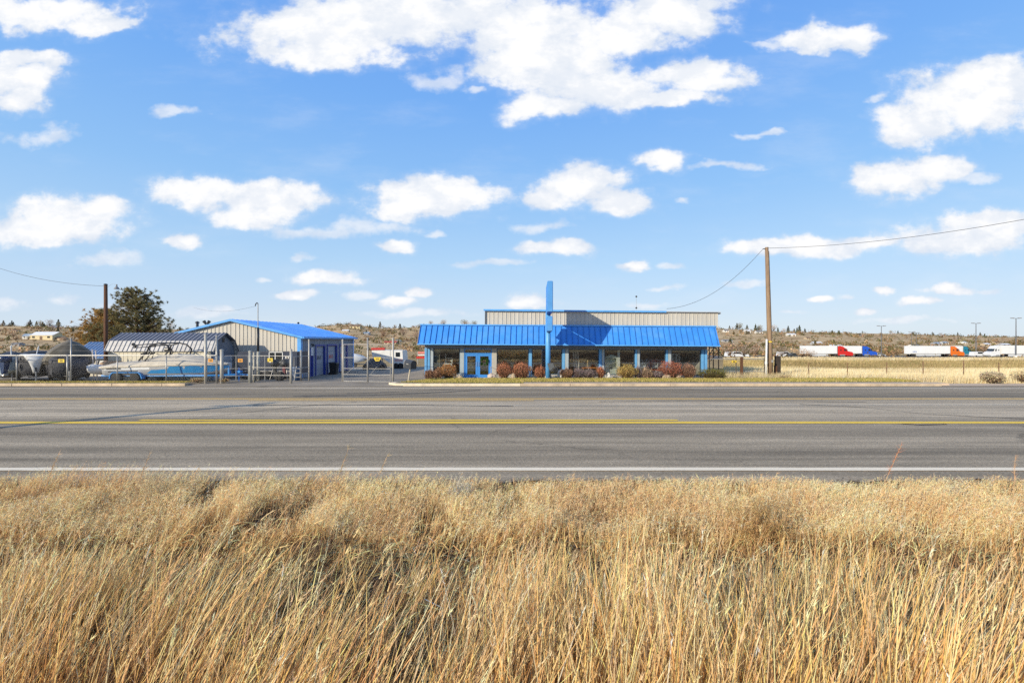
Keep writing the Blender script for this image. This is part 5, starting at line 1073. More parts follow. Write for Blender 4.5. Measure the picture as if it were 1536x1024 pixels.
# ================================================================== FAR HOUSES
hm = {'white':mat('house_white',(.72,.71,.68),.7,0,.05,.3),'cream':mat('house_cream',(.64,.54,.33),.7,0,.05,.3),'grey':mat('house_grey',(.38,.39,.41),.7,0,.05,.3),'tan':mat('house_tan',(.50,.40,.28),.7,0,.05,.3)}
rm = {'grey':mat('roof_grey',(.22,.22,.23),.8,0,.1,.3),'white':mat('roof_white',(.75,.77,.80),.5,0,.05,.3),'brown':mat('roof_brown',(.20,.13,.09),.8,0,.1,.3),'blue':mat('roof_blue_grey',(.30,.38,.48),.6,0,.1,.3),'red':mat('roof_red',(.45,.08,.06),.7,0,.1,.3)}
def house(px, py, wpx, hpx, wall, roof, label, group=None, Y=None, nwin=3, roof_f=.38, name='house', cat='house'):
    Y = Y or ground_hit(px,py); s = Y/F; w = wpx*s; h = hpx*s; x = X(px,Y); zg = gz(x,Y); d = max(5,w*.6); hw_ = h*(1-roof_f)
    t = empty(name,(x,Y,zg),label,cat,group)
    MB().box(x-w/2,x+w/2,Y,Y+d,zg-1.5,zg+hw_).add([(x-w/2,Y,zg+hw_),(x-w/2,Y+d,zg+hw_),(x-w/2,Y+d/2,zg+h*.97),(x+w/2,Y,zg+hw_),(x+w/2,Y+d,zg+hw_),(x+w/2,Y+d/2,zg+h*.97)],[(0,2,1),(3,4,5)]).build('wall',hm[wall],t)
    o_ = .06*w; k = .06*h
    MB().add([(x-w/2-o_*.5,Y-.4,zg+hw_-k),(x+w/2+o_*.5,Y-.4,zg+hw_-k),(x+w/2+o_*.5,Y+d/2,zg+h),(x-w/2-o_*.5,Y+d/2,zg+h),(x-w/2-o_*.5,Y+d+.4,zg+hw_-k),(x+w/2+o_*.5,Y+d+.4,zg+hw_-k)],[(0,1,2,3),(3,2,5,4)]).build('roof',rm[roof],t,recalc=False)
    for i in range(nwin):
        a = x-w/2+w*(i+.5)/nwin; ww = w/nwin*.18
        if i == nwin//2: MB().box(a-ww,a+ww,Y-.06,Y-.01,zg,zg+hw_*.75).build('door',rm['brown'],t)
        else: MB().box(a-ww,a+ww,Y-.06,Y-.01,zg+hw_*.35,zg+hw_*.75).build('window',dark_glass,t)
    return t
house(61.5,509.5,34,12,'cream','white','cream barn with a white metal roof in the field at left','',None,3,.42,'barn','barn')
house(40,508.5,14,8,'white','blue','small white outbuilding joined beside the cream barn','',None,2,.4,'barn','barn')
house(88,510,14,5,'tan','brown','low tan shed right of the cream barn','',None,2,.4,'shed','shed')
house(73,527,26,9,'white','white','white roofed trailer house behind the black covered boats','',70,3,.45)
house(22,519,12,5,'grey','grey','little dark grey hut in the golden field at left','',None,2)
house(532,492.5,15,5.5,'cream','brown','wide pale yellow house high on the left hill above the gate','')
house(549,502.5,9,5,'grey','blue','pale house with a blue grey roof halfway up the hill above the gate','')
house(517.5,498.5,10,4,'tan','white','long tan house low on the hill beside the workshop roof','')
house(585,516.5,18,5,'tan','red','long low house with a red roof behind the camper trailer','')
house(597,513,6,4,'white','grey','tiny white house right of the red roofed one','')
gp = 'small houses scattered on the far hillside'
for px,py,w,h,wl,rf_,lb in [(1122,499.5,8,5,'white','white','white gabled house on the ridge right of the showroom, left of its twin'),(1139.5,500.5,9,5,'white','grey','white gabled house on the ridge close to the leaning pole'),(1188,504,12,4,'white','white','white low house on the ridge right of the leaning pole'),
    (1227,517.5,13,5,'grey','white','pale long house above the red truck trailer'),(1256,522,16,5,'white','white','white house peeping over the front of the red truck trailer'),(1092,513,14,4,'grey','grey','grey low house on the slope touching the showroom canopy'),
    (1408,518,10,5,'grey','blue','grey house with blue roof over the orange truck trailer'),(1419,516.5,8,4,'white','blue','white house next to the blue roofed grey house'),(1375,520.5,11,4,'white','grey','white low house just above the rear of the orange truck trailer'),
    (1448.5,515.5,5,3.5,'white','white','tiny white house above the teal truck'),(1482.5,519,8,4.5,'tan','white','tan house with a white roof above the white truck cab'),(1497,516,7,4,'tan','brown','tan house with a brown roof above the rightmost trailer'),(1510,519,12,4,'grey','white','wide grey house near the tallest lot lamp'),
    (1160,497.5,5,3,'white','grey','tiny white house on the skyline immediately right of the leaning pole'),(1293,505,6,3,'tan','grey','tiny tan house high above the bright blue truck'),(70,489,6,4,'white','grey','tiny white house high on the left skyline'),(80,491.5,5,3,'white','white','tiny white house just right and below the left skyline one'),
    (129,500.5,7,4,'white','blue','small white house at the left foot of the pine'),(20,498,8,4,'tan','brown','small tan house under the trees at the left edge'),(1090,498,7,4,'white','grey','small white house on the ridge touching the showroom upper wall'),(1213,509,6,3.5,'tan','brown','small tan house midway up the slope above the red truck')]:
    house(px,py,w,h,wl,rf_,lb,gp,None,2)

# ================================================================== TREES
def juniper_mesh(seed, h, w, col):
    r = np.random.default_rng(seed); n = 420; t = r.random(n)**.8; rad = w/2*(1-t)**.75*np.sqrt(r.random(n))*(1+.25*np.sin(t*17+seed)); a = r.random(n)*6.28
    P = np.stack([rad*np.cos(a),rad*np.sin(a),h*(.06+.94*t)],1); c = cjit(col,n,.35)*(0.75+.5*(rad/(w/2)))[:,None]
    return leaf_tris(P, h*.055*(1.2-.5*t), c, .7)
def bare_mesh(seed, h, w, col):
    r = np.random.default_rng(seed); n = 380; u = r.normal(size=(n,3)); u /= np.linalg.norm(u,axis=1)[:,None]; rr = r.random(n)**.45
    P = u*rr[:,None]*np.array([w/2,w/2,h*.38])+np.array([0,0,h*.62]); P[:,:2] *= (1+.2*np.sin(P[:,2:3]*3+seed))
    c = cjit(col,n,.35); A = leaf_tris(P, h*.045*r.uniform(.6,1.3,n), c, .35)
    m = 46; B0 = np.tile([[0,0,h*.22]],(m,1))+r.normal(0,.02*h,(m,3)); ii = r.integers(0,n,m); Bq = P[ii]
    return join_tris([A, sticks(B0,Bq,h*.010,cjit((.11,.08,.06),m))])
PROTO = {}
def tree(kind, px, py, hpx, label, group, Y=None, wf=None):
    Y = Y or ground_hit(px,py,60,700); x = X(px,Y); h = hpx*Y/F
    key = (kind, random.randint(0,3))
    if key not in PROTO:
        s = key[1]
        if kind == 'juniper': PROTO[key] = ([None,None], juniper_mesh(s+3,10,6.5+s*.6,[(.085,.09,.04),(.12,.105,.04),(.07,.07,.04),(.13,.10,.05)][s]))
        elif kind == 'bare': PROTO[key] = ([None,None], bare_mesh(s+30,10,10+s,[(.31,.20,.14),(.37,.24,.15),(.26,.19,.15),(.42,.26,.14)][s]))
        else: PROTO[key] = ([None,None], bare_mesh(s+60,10,9+s,[(.24,.19,.07),(.29,.21,.08),(.19,.16,.07),(.34,.21,.08)][s]))
    slot, data = PROTO[key]
    root = empty('juniper_tree' if kind=='juniper' else ('leafless_tree' if kind=='bare' else 'olive_tree'),(0,0,0),label,'tree',group)
    if slot[0] is None:
        c = tri_object('crown',*data,M_FOL,None); slot[0] = c
        tr = MB().tube([(0,0,-.5),(.05,0,1.5),(0,.1,4.5)],[.32,.24,.10],6).build('trunk',mat('grey_bark',(.14,.11,.09),.9,0,.25,2),None); slot[1] = tr
    else:
        c = slot[0].copy(); tr = slot[1].copy(); COL.objects.link(c); COL.objects.link(tr)
    c.parent = root; tr.parent = root
    root.location = (x,Y,gz(x,Y)-.1); s = h/10; root.scale = (s*random.uniform(.85,1.2)*(wf or 1),s*(wf or 1),s); root.rotation_euler = (0,0,random.uniform(0,6.28))
    return root
def vis(px): return not (262 < px < 508 or 722 < px < 1086)
g1, g2, g3 = 'dark junipers along the far ridge', 'brown leafless trees on the far hillside', 'olive trees on the far hillside'
l1, l2, l3 = 'dark juniper on the distant hillside', 'brown leafless tree on the distant hillside', 'olive green bushy tree on the distant hillside'
cnt = 0
rs = random.Random(5)
def sky_py(px): return float(np.interp(px,HPX,HPY))
for i in range(150):       # skyline trees
    px = rs.uniform(0,1536)
    if not vis(px) or 505 < px < 546: continue
    right = px > 1200; hp = rs.uniform(3,7.5) if right else rs.uniform(5,12)
    if px > 1440 and rs.random() < .5: continue
    k = 'juniper' if rs.random() < (.75 if px > 1080 else .4) else ('bare' if rs.random() < .7 else 'olive')
    tree(k,px,0,hp,{'juniper':l1,'bare':l2,'olive':l3}[k],{'juniper':g1,'bare':g2,'olive':g3}[k],Y=rs.uniform(600,690),wf=.8)
for i in range(190):      # hillside trees
    px = rs.uniform(0,1536)
    if not vis(px): continue
    s0 = sky_py(px); py = s0+rs.uniform(3,26 if px<700 else 22)
    Y = ground_hit(px,py)
    if Y < 215: continue
    hp = rs.uniform(4,8)*(1.1 if py-s0>12 else .85)*(.75 if px>1250 else 1)
    k = rs.choice(['juniper','bare','bare','olive','olive'] if px>600 else ['bare','bare','bare','olive','juniper'])
    tree(k,px,0,hp,{'juniper':l1,'bare':l2,'olive':l3}[k],{'juniper':g1,'bare':g2,'olive':g3}[k],Y=Y)
# nearer, recognisable ones
for k,px,Y,hp,lb in [('bare',605,470,13,'round leafless tree on the skyline above the camper trailer'),('bare',575,480,12,'spreading leafless tree on the skyline left of the showroom'),('juniper',600,560,11,'pointed dark juniper on the skyline left of the showroom'),('bare',625,420,16,'tall brown tree against the showroom canopy corner'),
                ('juniper',87,520,9,'lone dark juniper on the left skyline beside the house roofs'),('juniper',109,540,7,'second lone juniper on the left skyline near the pine'),('bare',20,430,14,'broad leafless tree at the left edge of the skyline'),('bare',115,330,13,'pale leafless tree at the left side of the pine'),
                ('bare',1203,120,18,'thin grey leafless tree in front of the red truck trailer'),('bare',1216,125,15,'second thin leafless tree across the red truck trailer'),('bare',1095,130,26,'brown brushy tree beside the showroom canopy'),('bare',1116,140,23,'brown brushy tree behind the pipe fence'),('bare',1134,135,22,'brown brushy tree left of the leaning pole'),('bare',1172,140,20,'brown brushy tree right of the leaning pole'),
                ('bare',1345,190,14,'brown brushy tree behind the gap between blue and orange trucks'),('bare',1475,200,17,'brown brushy tree behind the white van'),('olive',1327,185,9,'low green bush ahead of the bright blue truck')]:
    tree(k,px,0,hp,lb,None,Y=Y,wf=.9)
# hillside scrub: one mass
def in_view_scrub(n, px0, px1, Y0, Y1, size, cols, seed, dens=None):
    r = np.random.default_rng(seed); px = r.uniform(px0,px1,n); Y = Y0+(Y1-Y0)*r.random(n); x = (px-CX)/F*Y
    nz = np.sin(x*.05+Y*.031)+np.sin(x*.013-Y*.043+2)+r.normal(0,.8,n); k = nz > -.4; x, Y = x[k], Y[k]; n = len(x); z = tz(x,Y)
    C0 = np.array(cols)[r.integers(0,len(cols),n)]*np.exp(r.normal(0,.25,(n,1))); parts=[]; sz = size*r.uniform(.5,1.5,n)
    for k in range(17):
        P = np.stack([x+r.normal(0,.45,n)*sz, Y+r.normal(0,.45,n)*sz, z+np.abs(r.normal(0,.45,n))*sz],1); parts.append(leaf_tris(P, .21*sz, C0*np.exp(r.normal(0,.25,(n,1))), .7))
    return join_tris(parts)
sc = join_tris([in_view_scrub(6200,-60,1600,215,700,2.5,[(.30,.18,.10),(.19,.15,.07),(.11,.115,.045),(.13,.12,.05),(.40,.27,.15),(.15,.135,.055),(.27,.165,.09)],4),
                in_view_scrub(900,-30,1600,120,235,1.1,[(.30,.20,.10),(.22,.14,.08),(.16,.12,.06)],5)])
o = tri_object('hillside_scrub',*sc,M_FOL); tag(o,'brown and olive scrub covering the far hillside','scrub',kind='stuff')
# pine behind the sheds
def pine(px, Y, ptop, zbase, W, seed, label, tint, tall=1.0):
    r = np.random.default_rng(seed); x = X(px,Y); top = Z(ptop,Y); Hh = top-zbase; root = empty('pine_tree',(x,Y,zbase),label,'tree')
    base = np.array([x,Y,zbase]); trunk = [(x,Y,zbase-.2),(x+.06,Y,zbase+Hh*.4),(x-.05,Y,zbase+Hh*.75),(x,Y,top-.15)]
    MB().tube(trunk,[.26,.18,.09,.03],10).build('trunk',mat('pine_bark',(.13,.075,.045),.9,0,.3,4,.5,20),root,True)
    parts, st = [], []; nb = 150
    for i in range(nb):
        t = .10+.88*(i+r.random())/nb; L = W/2*(max(0,1-t)**.55)*r.uniform(.55,1.18)+.25; a = i*2.4+r.normal(0,.4); p0 = base+np.array([0,0,Hh*t]); d = np.array([math.cos(a),math.sin(a),r.uniform(.05,.45)])
        tips = []
        m = max(4,int(L*5.4))
        for k in range(m):
            s = .30+.70*(k+r.random())/m; q = p0+d*L*s+np.array([0,0,.10*L*s*s])+r.normal(0,.13+.05*L,3)*np.array([1,1,.7]); tips.append(q)
        tips = np.array(tips); st.append((np.tile(p0,(1,1)), np.array([p0+d*L])))
        nn = 40; P = np.repeat(tips,nn,0); u = r.normal(size=P.shape); u[:,2] += .5; u /= np.linalg.norm(u,axis=1)[:,None]; ln = r.uniform(.14,.30,len(P))
        c = cjit(tint,len(P),.30); parts.append(sticks(P, P+u*ln[:,None], .02, c))
        st.append((np.repeat(p0[None],len(tips),0)*.45+tips*.55, tips))
    A = np.concatenate([a for a,_ in st]); B = np.concatenate([b for _,b in st]); parts.append(sticks(A,B,.028,cjit((.10,.06,.04),len(A))))
    tri_object('crown',*join_tris(parts),M_FOL,root)
pine(205,46,433,-.6,8.3,21,'large open crowned pine behind the pale roofed sheds',(.25,.21,.095)); pine(156,47.5,464,-.6,6.4,22,'smaller rust tinted pine left of the large one behind the dark brown pole',(.46,.29,.10))

# ================================================================== SHRUBS BEFORE THE SHOWROOM
def shrub(px, pbot, wpx, hpx, cols, label, Y=31.25, n=4200, leaf=.026, name='round_shrub', twig=0.25):
    x = X(px,Y); s = Y/F; w, h = wpx*s, hpx*s; z0 = .10; z0 = min(z0+.05, Z(pbot,Y)); root = empty(name,(x,Y,z0),label,'shrub','shrubs along the showroom front')
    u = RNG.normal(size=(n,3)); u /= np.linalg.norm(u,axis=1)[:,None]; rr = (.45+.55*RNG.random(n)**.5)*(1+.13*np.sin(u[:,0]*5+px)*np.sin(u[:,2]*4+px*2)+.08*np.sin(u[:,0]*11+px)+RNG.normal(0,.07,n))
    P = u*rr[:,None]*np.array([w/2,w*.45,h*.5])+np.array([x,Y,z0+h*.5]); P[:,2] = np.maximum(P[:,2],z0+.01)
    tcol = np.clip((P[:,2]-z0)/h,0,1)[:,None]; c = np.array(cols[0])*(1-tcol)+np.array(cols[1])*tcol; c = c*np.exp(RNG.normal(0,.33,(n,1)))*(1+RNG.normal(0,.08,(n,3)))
    out_ = RNG.random(n) < .12; P[out_] += u[out_]*RNG.uniform(.02,.16,(out_.sum(),1))*np.array([1,1,1.2]); P[:,2] = np.maximum(P[:,2],z0+.01)
    A = leaf_tris(P, leaf*RNG.uniform(.6,1.4,n), np.clip(c,.005,.9), .6)
    m = int(n*twig); b0 = np.tile([[x,Y,z0]],(m,1))+RNG.normal(0,.09*w,(m,3))*np.array([1,1,0]); tw_ = sticks(b0,P[RNG.integers(0,n,m)]*np.array([1,1,1])+RNG.normal(0,.02,(m,3)),.007,cjit((.20,.13,.09),m,.3))
    tri_object('foliage',*join_tris([A,tw_]),M_FOL,root); MB().lathe((x,Y,z0-.03),[(.09,0),(.07,h*.25),(.03,h*.6)],7).build('stem',mat('twig_brown',(.10,.065,.045),.9,0,.2,5),root)
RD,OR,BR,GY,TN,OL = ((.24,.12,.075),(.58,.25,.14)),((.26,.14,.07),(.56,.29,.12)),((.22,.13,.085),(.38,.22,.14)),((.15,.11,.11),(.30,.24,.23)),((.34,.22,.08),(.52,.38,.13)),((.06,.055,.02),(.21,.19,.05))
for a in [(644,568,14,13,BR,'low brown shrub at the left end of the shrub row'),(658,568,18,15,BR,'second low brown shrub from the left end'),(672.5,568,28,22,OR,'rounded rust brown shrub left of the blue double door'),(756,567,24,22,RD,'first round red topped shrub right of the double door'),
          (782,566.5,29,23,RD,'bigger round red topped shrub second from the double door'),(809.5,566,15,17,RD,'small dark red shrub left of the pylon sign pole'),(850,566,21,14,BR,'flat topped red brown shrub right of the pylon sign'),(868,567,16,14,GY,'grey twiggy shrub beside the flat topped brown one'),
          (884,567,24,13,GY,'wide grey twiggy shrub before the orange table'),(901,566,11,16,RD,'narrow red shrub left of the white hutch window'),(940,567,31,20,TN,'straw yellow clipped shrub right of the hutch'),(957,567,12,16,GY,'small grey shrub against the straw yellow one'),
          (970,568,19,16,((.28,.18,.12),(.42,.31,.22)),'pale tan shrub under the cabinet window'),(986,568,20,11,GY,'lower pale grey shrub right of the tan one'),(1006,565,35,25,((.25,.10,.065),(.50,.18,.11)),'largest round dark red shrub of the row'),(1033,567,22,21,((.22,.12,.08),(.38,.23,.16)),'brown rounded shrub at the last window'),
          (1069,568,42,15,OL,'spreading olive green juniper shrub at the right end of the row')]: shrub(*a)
shrub(1488,572,30,15,((.42,.33,.20),(.62,.52,.36)),'round grey tan sagebrush at the right road verge',Y=28.95,n=2200,leaf=.035,name='sagebrush',twig=.8); bpy.data.objects['sagebrush']['group'] = 'dry brush on the right verge'
for px,w,h,lb in [(1532,30,17,'dry brown brush clump cut by the right frame edge'),(1176,20,9,'low dry tuft at the foot of the black timber stub'),(336,14,5,'low dry brown weeds at the stout gate post'),(297,20,6,'low dry weeds under the wake boat bow')]:
    shrub(px,571 if px>500 else 572.5,w,h,((.38,.27,.14),(.58,.44,.25)),lb,Y=(29.0 if px>1500 else 31.4) if px>500 else 28.75,n=500,leaf=.035,name='dry_brush',twig=1.0); 
for o in bpy.data.objects:
    if o.name.startswith('dry_brush'): o['group'] = 'dry brush clumps'
def rock(px,py,w,h,Y,m,label,seed):
    bm = bmesh.new(); bmesh.ops.create_icosphere(bm,subdivisions=3,radius=1); r = random.Random(seed); from mathutils import noise as mn
    for v in bm.verts: v.co *= 1+.28*mn.noise(v.co*1.4+Vector((seed,0,0)))+.10*mn.noise(v.co*4)
    me = bpy.data.meshes.new('boulder'); s = Y/F
    for v in bm.verts: v.co = Vector((v.co.x*w*s/2,v.co.y*w*s*.4,v.co.z*h*s*.55))
    bm.to_mesh(me); bm.free(); me.materials.append(m); o = bpy.data.objects.new('boulder',me); COL.objects.link(o); o.location = at(px,py-h*.45,Y); o.location.z = .12+h*s*.42; tag(o,label,'rock','landscape rocks along the showroom')
rk1 = mat('pale_pink_rock',(.55,.45,.38),.85,0,.2,4,.6,20); rk2 = mat('tan_rock',(.42,.33,.23),.85,0,.2,4,.6,20); rk3=mat('white_rock',(.66,.64,.60),.8,0,.15,4,.5,20)
for i,a in enumerate([(737,567,13,8,31.2,rk1,'pale pink boulder at the right side of the double door'),(770,561,6,9,31.0,rk2,'tan upright rock between the two round red shrubs'),(823,567,10,7,31.0,rk1,'jagged pinkish rock at the foot of the pylon pole'),(841,565,9,14,31.5,rk3,'tall white rock right of the pylon pole'),(913,566,6,9,31.4,rk3,'white rock before the pale green hutch'),(1000,569,13,7,31.0,rk2,'tan rock under the largest red shrub'),(1018,567,9,7,31.1,rk2,'tan rock right of the largest red shrub'),(665,569,6,4,31.0,rk1,'small pale stone under the rust brown shrub'),(690,570,7,5,31.0,rk2,'small tan stone beside the grey door column')]): rock(*a,seed=i*3+1)
t = empty('shovel_blade_ornament',(X(827,31.1),31.1,.1),'dark leaf shaped metal ornament leaning against the pylon pole','ornament')
MB().prism([(X(819.5,31),Z(544,31)),(X(828,31),Z(543.5,31)),(X(829.5,31),Z(548,31)),(X(826,31),Z(553,31)),(X(823,31),Z(554,31))],'y',30.2,30.24).build('blade',mat('slate_metal',(.12,.13,.14),.5,.2,.2,5),t); MB().tube([at(824.5,553.5,30.25),(X(826,30.6),30.4,.1)],.03,6).build('stem',dark_metal,t)

# ================================================================== GRASSES
def hz(P): return tz(P[:,0],P[:,1])
STRAW = np.array([1.06,.95,.94])*np.array([(.91,.66,.29),(.93,.72,.38),(.87,.57,.22),(.93,.77,.46),(.78,.50,.23),(.92,.65,.26)])
PALE = np.array([1.05,.955,.96])*np.array([(.93,.71,.42),(.90,.64,.34),(.94,.77,.50),(.82,.56,.29),(.90,.62,.30)])
def pick(pal, n, jit=.16): return np.clip(pal[RNG.integers(0,len(pal),n)]*np.exp(RNG.normal(0,jit,(n,1)))*(1+RNG.normal(0,.018,(n,3))),.01,.92)
def vnoise(x, y, s, seed):
    r = np.random.default_rng(seed); G = r.random((64,64)); u = (x*s)%63; v = (y*s)%63; i = u.astype(int); j = v.astype(int); a = u-i; b = v-j
    a = a*a*(3-2*a); b = b*b*(3-2*b); return G[i,j]*(1-a)*(1-b)+G[i+1,j]*a*(1-b)+G[i,j+1]*(1-a)*b+G[i+1,j+1]*a*b
def half(y): return 768/F*y*1.06+1.6
def scatter(n, y0, y1, pw=1.0):
    y = y0+(y1-y0)*RNG.random(n)**pw; x = RNG.uniform(-1,1,n)*half(y); return x, y
def leanx(x, y):
    px = CX+F*x/y
    return np.interp(px,[-200,0,300,650,900,1150,1350,1700],[.22,.26,.36,.24,.06,.04,.22,.38])
front_parts = []
# tall golden stems nearest the camera
def tall(nc, per, y0, y1, h0, h1, w, pal, thr, spread=.06, lean_s=.13, kk=.55):
    cx_, cy_ = scatter(nc, y0, y1); d = .5*vnoise(cx_+40,cy_,1.3,1)+.5*vnoise(cx_+40,cy_,3.1,2)+RNG.normal(0,.13,nc)
    px = CX+F*cx_/cy_; d = d-np.interp(px,[0,300,520,700,780,1000,1120,1536],[.0,.02,.13,.11,-.04,.0,.19,.20])*np.clip((cy_-2.9)/.7,0,1); k = d > thr; cx_, cy_ = cx_[k], cy_[k]; nc = len(cx_)
    m = RNG.poisson(per, nc)+1; ci = np.repeat(np.arange(nc), m); n = len(ci)
    x = cx_[ci]+RNG.normal(0,spread,n); y = cy_[ci]+RNG.normal(0,spread,n); P = np.stack([x,y,np.zeros(n)],1); P[:,2] = hz(P)-.02
    hh = RNG.uniform(h0,h1,nc)[ci]*RNG.uniform(.45,1.12,n)*np.clip(1.25-.16*(y-2.4),.6,1.2); br = RNG.random(n) < .10; hh = np.where(br,hh*RNG.uniform(.35,.7,n),hh)
    L = np.stack([leanx(x,y)*hh*1.15+RNG.normal(0,lean_s*1.2,nc)[ci]*hh+RNG.normal(0,lean_s*1.25,n)*hh, RNG.normal(0,.18,n)*hh],1); L[br] += RNG.normal(0,.35,(br.sum(),2))
    tint = pick(pal,nc,.12)[ci]*np.exp(RNG.normal(0,.20,(n,1)))
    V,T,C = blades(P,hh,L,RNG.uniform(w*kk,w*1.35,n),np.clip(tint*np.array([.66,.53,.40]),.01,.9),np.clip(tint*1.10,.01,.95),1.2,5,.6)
    return (V,T,C),(P,hh,L,tint)
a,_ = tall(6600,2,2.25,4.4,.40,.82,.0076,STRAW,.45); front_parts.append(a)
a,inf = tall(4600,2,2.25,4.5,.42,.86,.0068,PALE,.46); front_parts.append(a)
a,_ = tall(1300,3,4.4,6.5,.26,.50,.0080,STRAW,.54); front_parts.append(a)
BRN = np.array([(.56,.34,.15),(.44,.27,.13),(.66,.43,.20),(.50,.28,.11)])
# seed heads on part of the tall stems
P,hh,L,tint = inf; k = RNG.random(len(P)) < .5; P,hh,L,tint = P[k],hh[k],L[k],tint[k]; n = len(P)
for j in range(8):
    s = RNG.uniform(.84,1.0,n); q = P.copy(); q[:,2] += hh*s; q[:,:2] += L*(s**1.6)[:,None]; e = q+RNG.normal(0,.011,(n,3))+np.stack([L[:,0]*.06,L[:,1]*.02,np.full(n,.035)],1)
    front_parts.append(sticks(q,e,.0028,np.clip(tint*1.05,.01,.9)))
# medium, thinner grass through the gap band
def field(n, y0, y1, h0, h1, w, pal, lx=1.0, ls=.2, thr=None, seed=3, pw=1.5, levels=4, sc_=1.3, dark=.8, edge=False):
    x, y = scatter(n, y0, y1)
    if thr is not None:
        k = vnoise(x+60,y,sc_,seed)*.65+vnoise(x+60,y,sc_*2.9,seed+9)*.35+RNG.normal(0,.05,len(x)) > thr; x, y = x[k], y[k]
    n = len(x); P = np.stack([x,y,np.zeros(n)],1); P[:,2] = hz(P)-.01; hh = RNG.uniform(h0,h1,n)*(.7+.6*vnoise(x+20,y,1.9,seed+5))
    if edge: hh *= 1-np.clip((y-7.4)/1.2,0,1)*np.interp(CX+F*x/y,[0,180,320,560,900,1536],[.0,-.25,-.05,.15,.40,.48])
    L = np.stack([leanx(x,y)*hh*lx+RNG.normal(0,ls,n)*hh,RNG.normal(0,ls,n)*hh],1); c = pick(pal,n)*(.85+.3*vnoise(x+9,y,1.1,seed+2))[:,None]
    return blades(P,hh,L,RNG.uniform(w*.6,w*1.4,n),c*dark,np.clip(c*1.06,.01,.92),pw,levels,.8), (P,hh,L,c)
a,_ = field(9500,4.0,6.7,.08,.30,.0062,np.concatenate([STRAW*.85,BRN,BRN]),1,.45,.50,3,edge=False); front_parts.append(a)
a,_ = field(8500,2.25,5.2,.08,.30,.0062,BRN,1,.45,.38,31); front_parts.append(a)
# flattened litter
def litter(n, y0, y1, l0, l1, w, pal, lift=.05):
    x, y = scatter(n,y0,y1); A = np.stack([x,y,np.zeros(n)],1); A[:,2] = hz(A)+RNG.random(n)*lift; ang = RNG.normal(.5,1.0,n); l = RNG.uniform(l0,l1,n); B = A.copy(); B[:,0] += np.cos(ang)*l; B[:,1] += np.sin(ang)*l*.8; B[:,2] = hz(B)+RNG.random(n)*lift*1.4
    c = pick(pal,n,.3); s = np.stack([-np.sin(ang),np.cos(ang),RNG.normal(0,.3,n)],1)*(w*RNG.uniform(.5,1.3,n))[:,None]
    M = (A+B)/2; M[:,2] += RNG.random(n)*lift*.6
    V = np.stack([A-s,A+s,M+s,M-s,B],1).reshape(-1,3); T = (np.arange(n)[:,None,None]*5+np.array([(0,1,2),(0,2,3),(3,2,4)])[None]).reshape(-1,3); return V,T,np.repeat(c,5,0)
LIT = np.array([1.05,.93,.74])*np.array([(.46,.30,.155),(.33,.21,.11),(.60,.41,.22),(.23,.145,.08),(.70,.50,.29),(.15,.095,.06)])
front_parts.append(litter(34000,2.3,7.2,.05,.24,.0036,LIT*1.25,.05)); front_parts.append(litter(16000,3.2,6.8,.08,.38,.0046,np.clip(LIT*1.75,0,.92),.16))
o = tri_object('dry_grass',*join_tris(front_parts),M_STRAW); tag(o,'tall golden dry grass leaning over dark soil in the foreground','grass',kind='stuff')
# pale feathery band along the road edge
bp_ = []
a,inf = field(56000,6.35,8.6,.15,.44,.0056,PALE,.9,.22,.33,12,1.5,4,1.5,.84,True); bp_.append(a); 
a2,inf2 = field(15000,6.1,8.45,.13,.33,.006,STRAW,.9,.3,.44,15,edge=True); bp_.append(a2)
P,hh,L,c = inf; n = len(P)
for j in range(6):
    k = RNG.random(n) < .72; s = RNG.uniform(.62,1.0,k.sum()); q = P[k].copy(); q[:,2] += hh[k]*s; q[:,:2] += L[k]*(s**1.6)[:,None]; d = RNG.normal(0,.030,(k.sum(),3)); d[:,0] += .018; d[:,2] += .012
    bp_.append(sticks(q,q+d,.0030,np.clip(c[k]*np.exp(RNG.normal(.12,.12,(k.sum(),1))),.01,.92)))
o = tri_object('feathery_grass',*join_tris(bp_),M_STRAW); tag(o,'pale feathery dry grass along the near edge of the road','grass',kind='stuff')
# sparse fringe growing at the ragged asphalt edge
a,_ = field(2600,8.6,9.0,.05,.20,.005,LIT*1.3,1,.5,.5,44); b_ = litter(9000,8.4,9.12,.05,.22,.010,np.array([(.10,.08,.06),(.16,.12,.09),(.30,.23,.15)]),.04)
o = tri_object('verge_litter',*join_tris([a,b_]),M_STRAW); tag(o,'dark plant litter scattered on the broken edge of the asphalt','litter',kind='stuff')
# gravel
def gravel(n, y0, y1, r0, r1, thr, seed):
    x, y = scatter(n,y0,y1); k = vnoise(x+33,y,1.2,seed)+RNG.normal(0,.12,n) > thr; x, y = x[k], y[k]; n = len(x); r = RNG.uniform(r0,r1,n)*RNG.uniform(.6,1.3,n)
    oc = np.array([(1,0,0),(-1,0,0),(0,1,0),(0,-1,0),(0,0,1),(0,0,-1)],float); tr = np.array([(0,2,4),(2,1,4),(1,3,4),(3,0,4),(2,0,5),(1,2,5),(3,1,5),(0,3,5)])
    O = oc[None]*(1+RNG.normal(0,.28,(n,6,1)))*np.array([1,.9,.6]); a = RNG.uniform(0,6.28,n); ca, sa = np.cos(a)[:,None], np.sin(a)[:,None]; O = np.stack([O[...,0]*ca-O[...,1]*sa,O[...,0]*sa+O[...,1]*ca,O[...,2]],-1)*r[:,None,None]
    P = np.stack([x,y,tz(x,y)+r*.25],1); V = (O+P[:,None]).reshape(-1,3); T = (np.arange(n)[:,None,None]*6+tr[None]).reshape(-1,3); c = pick(np.array([(.30,.23,.18),(.18,.14,.11),(.40,.31,.24),(.12,.095,.08),(.50,.38,.28)]),n,.2); return V,T,np.repeat(c,6,0)
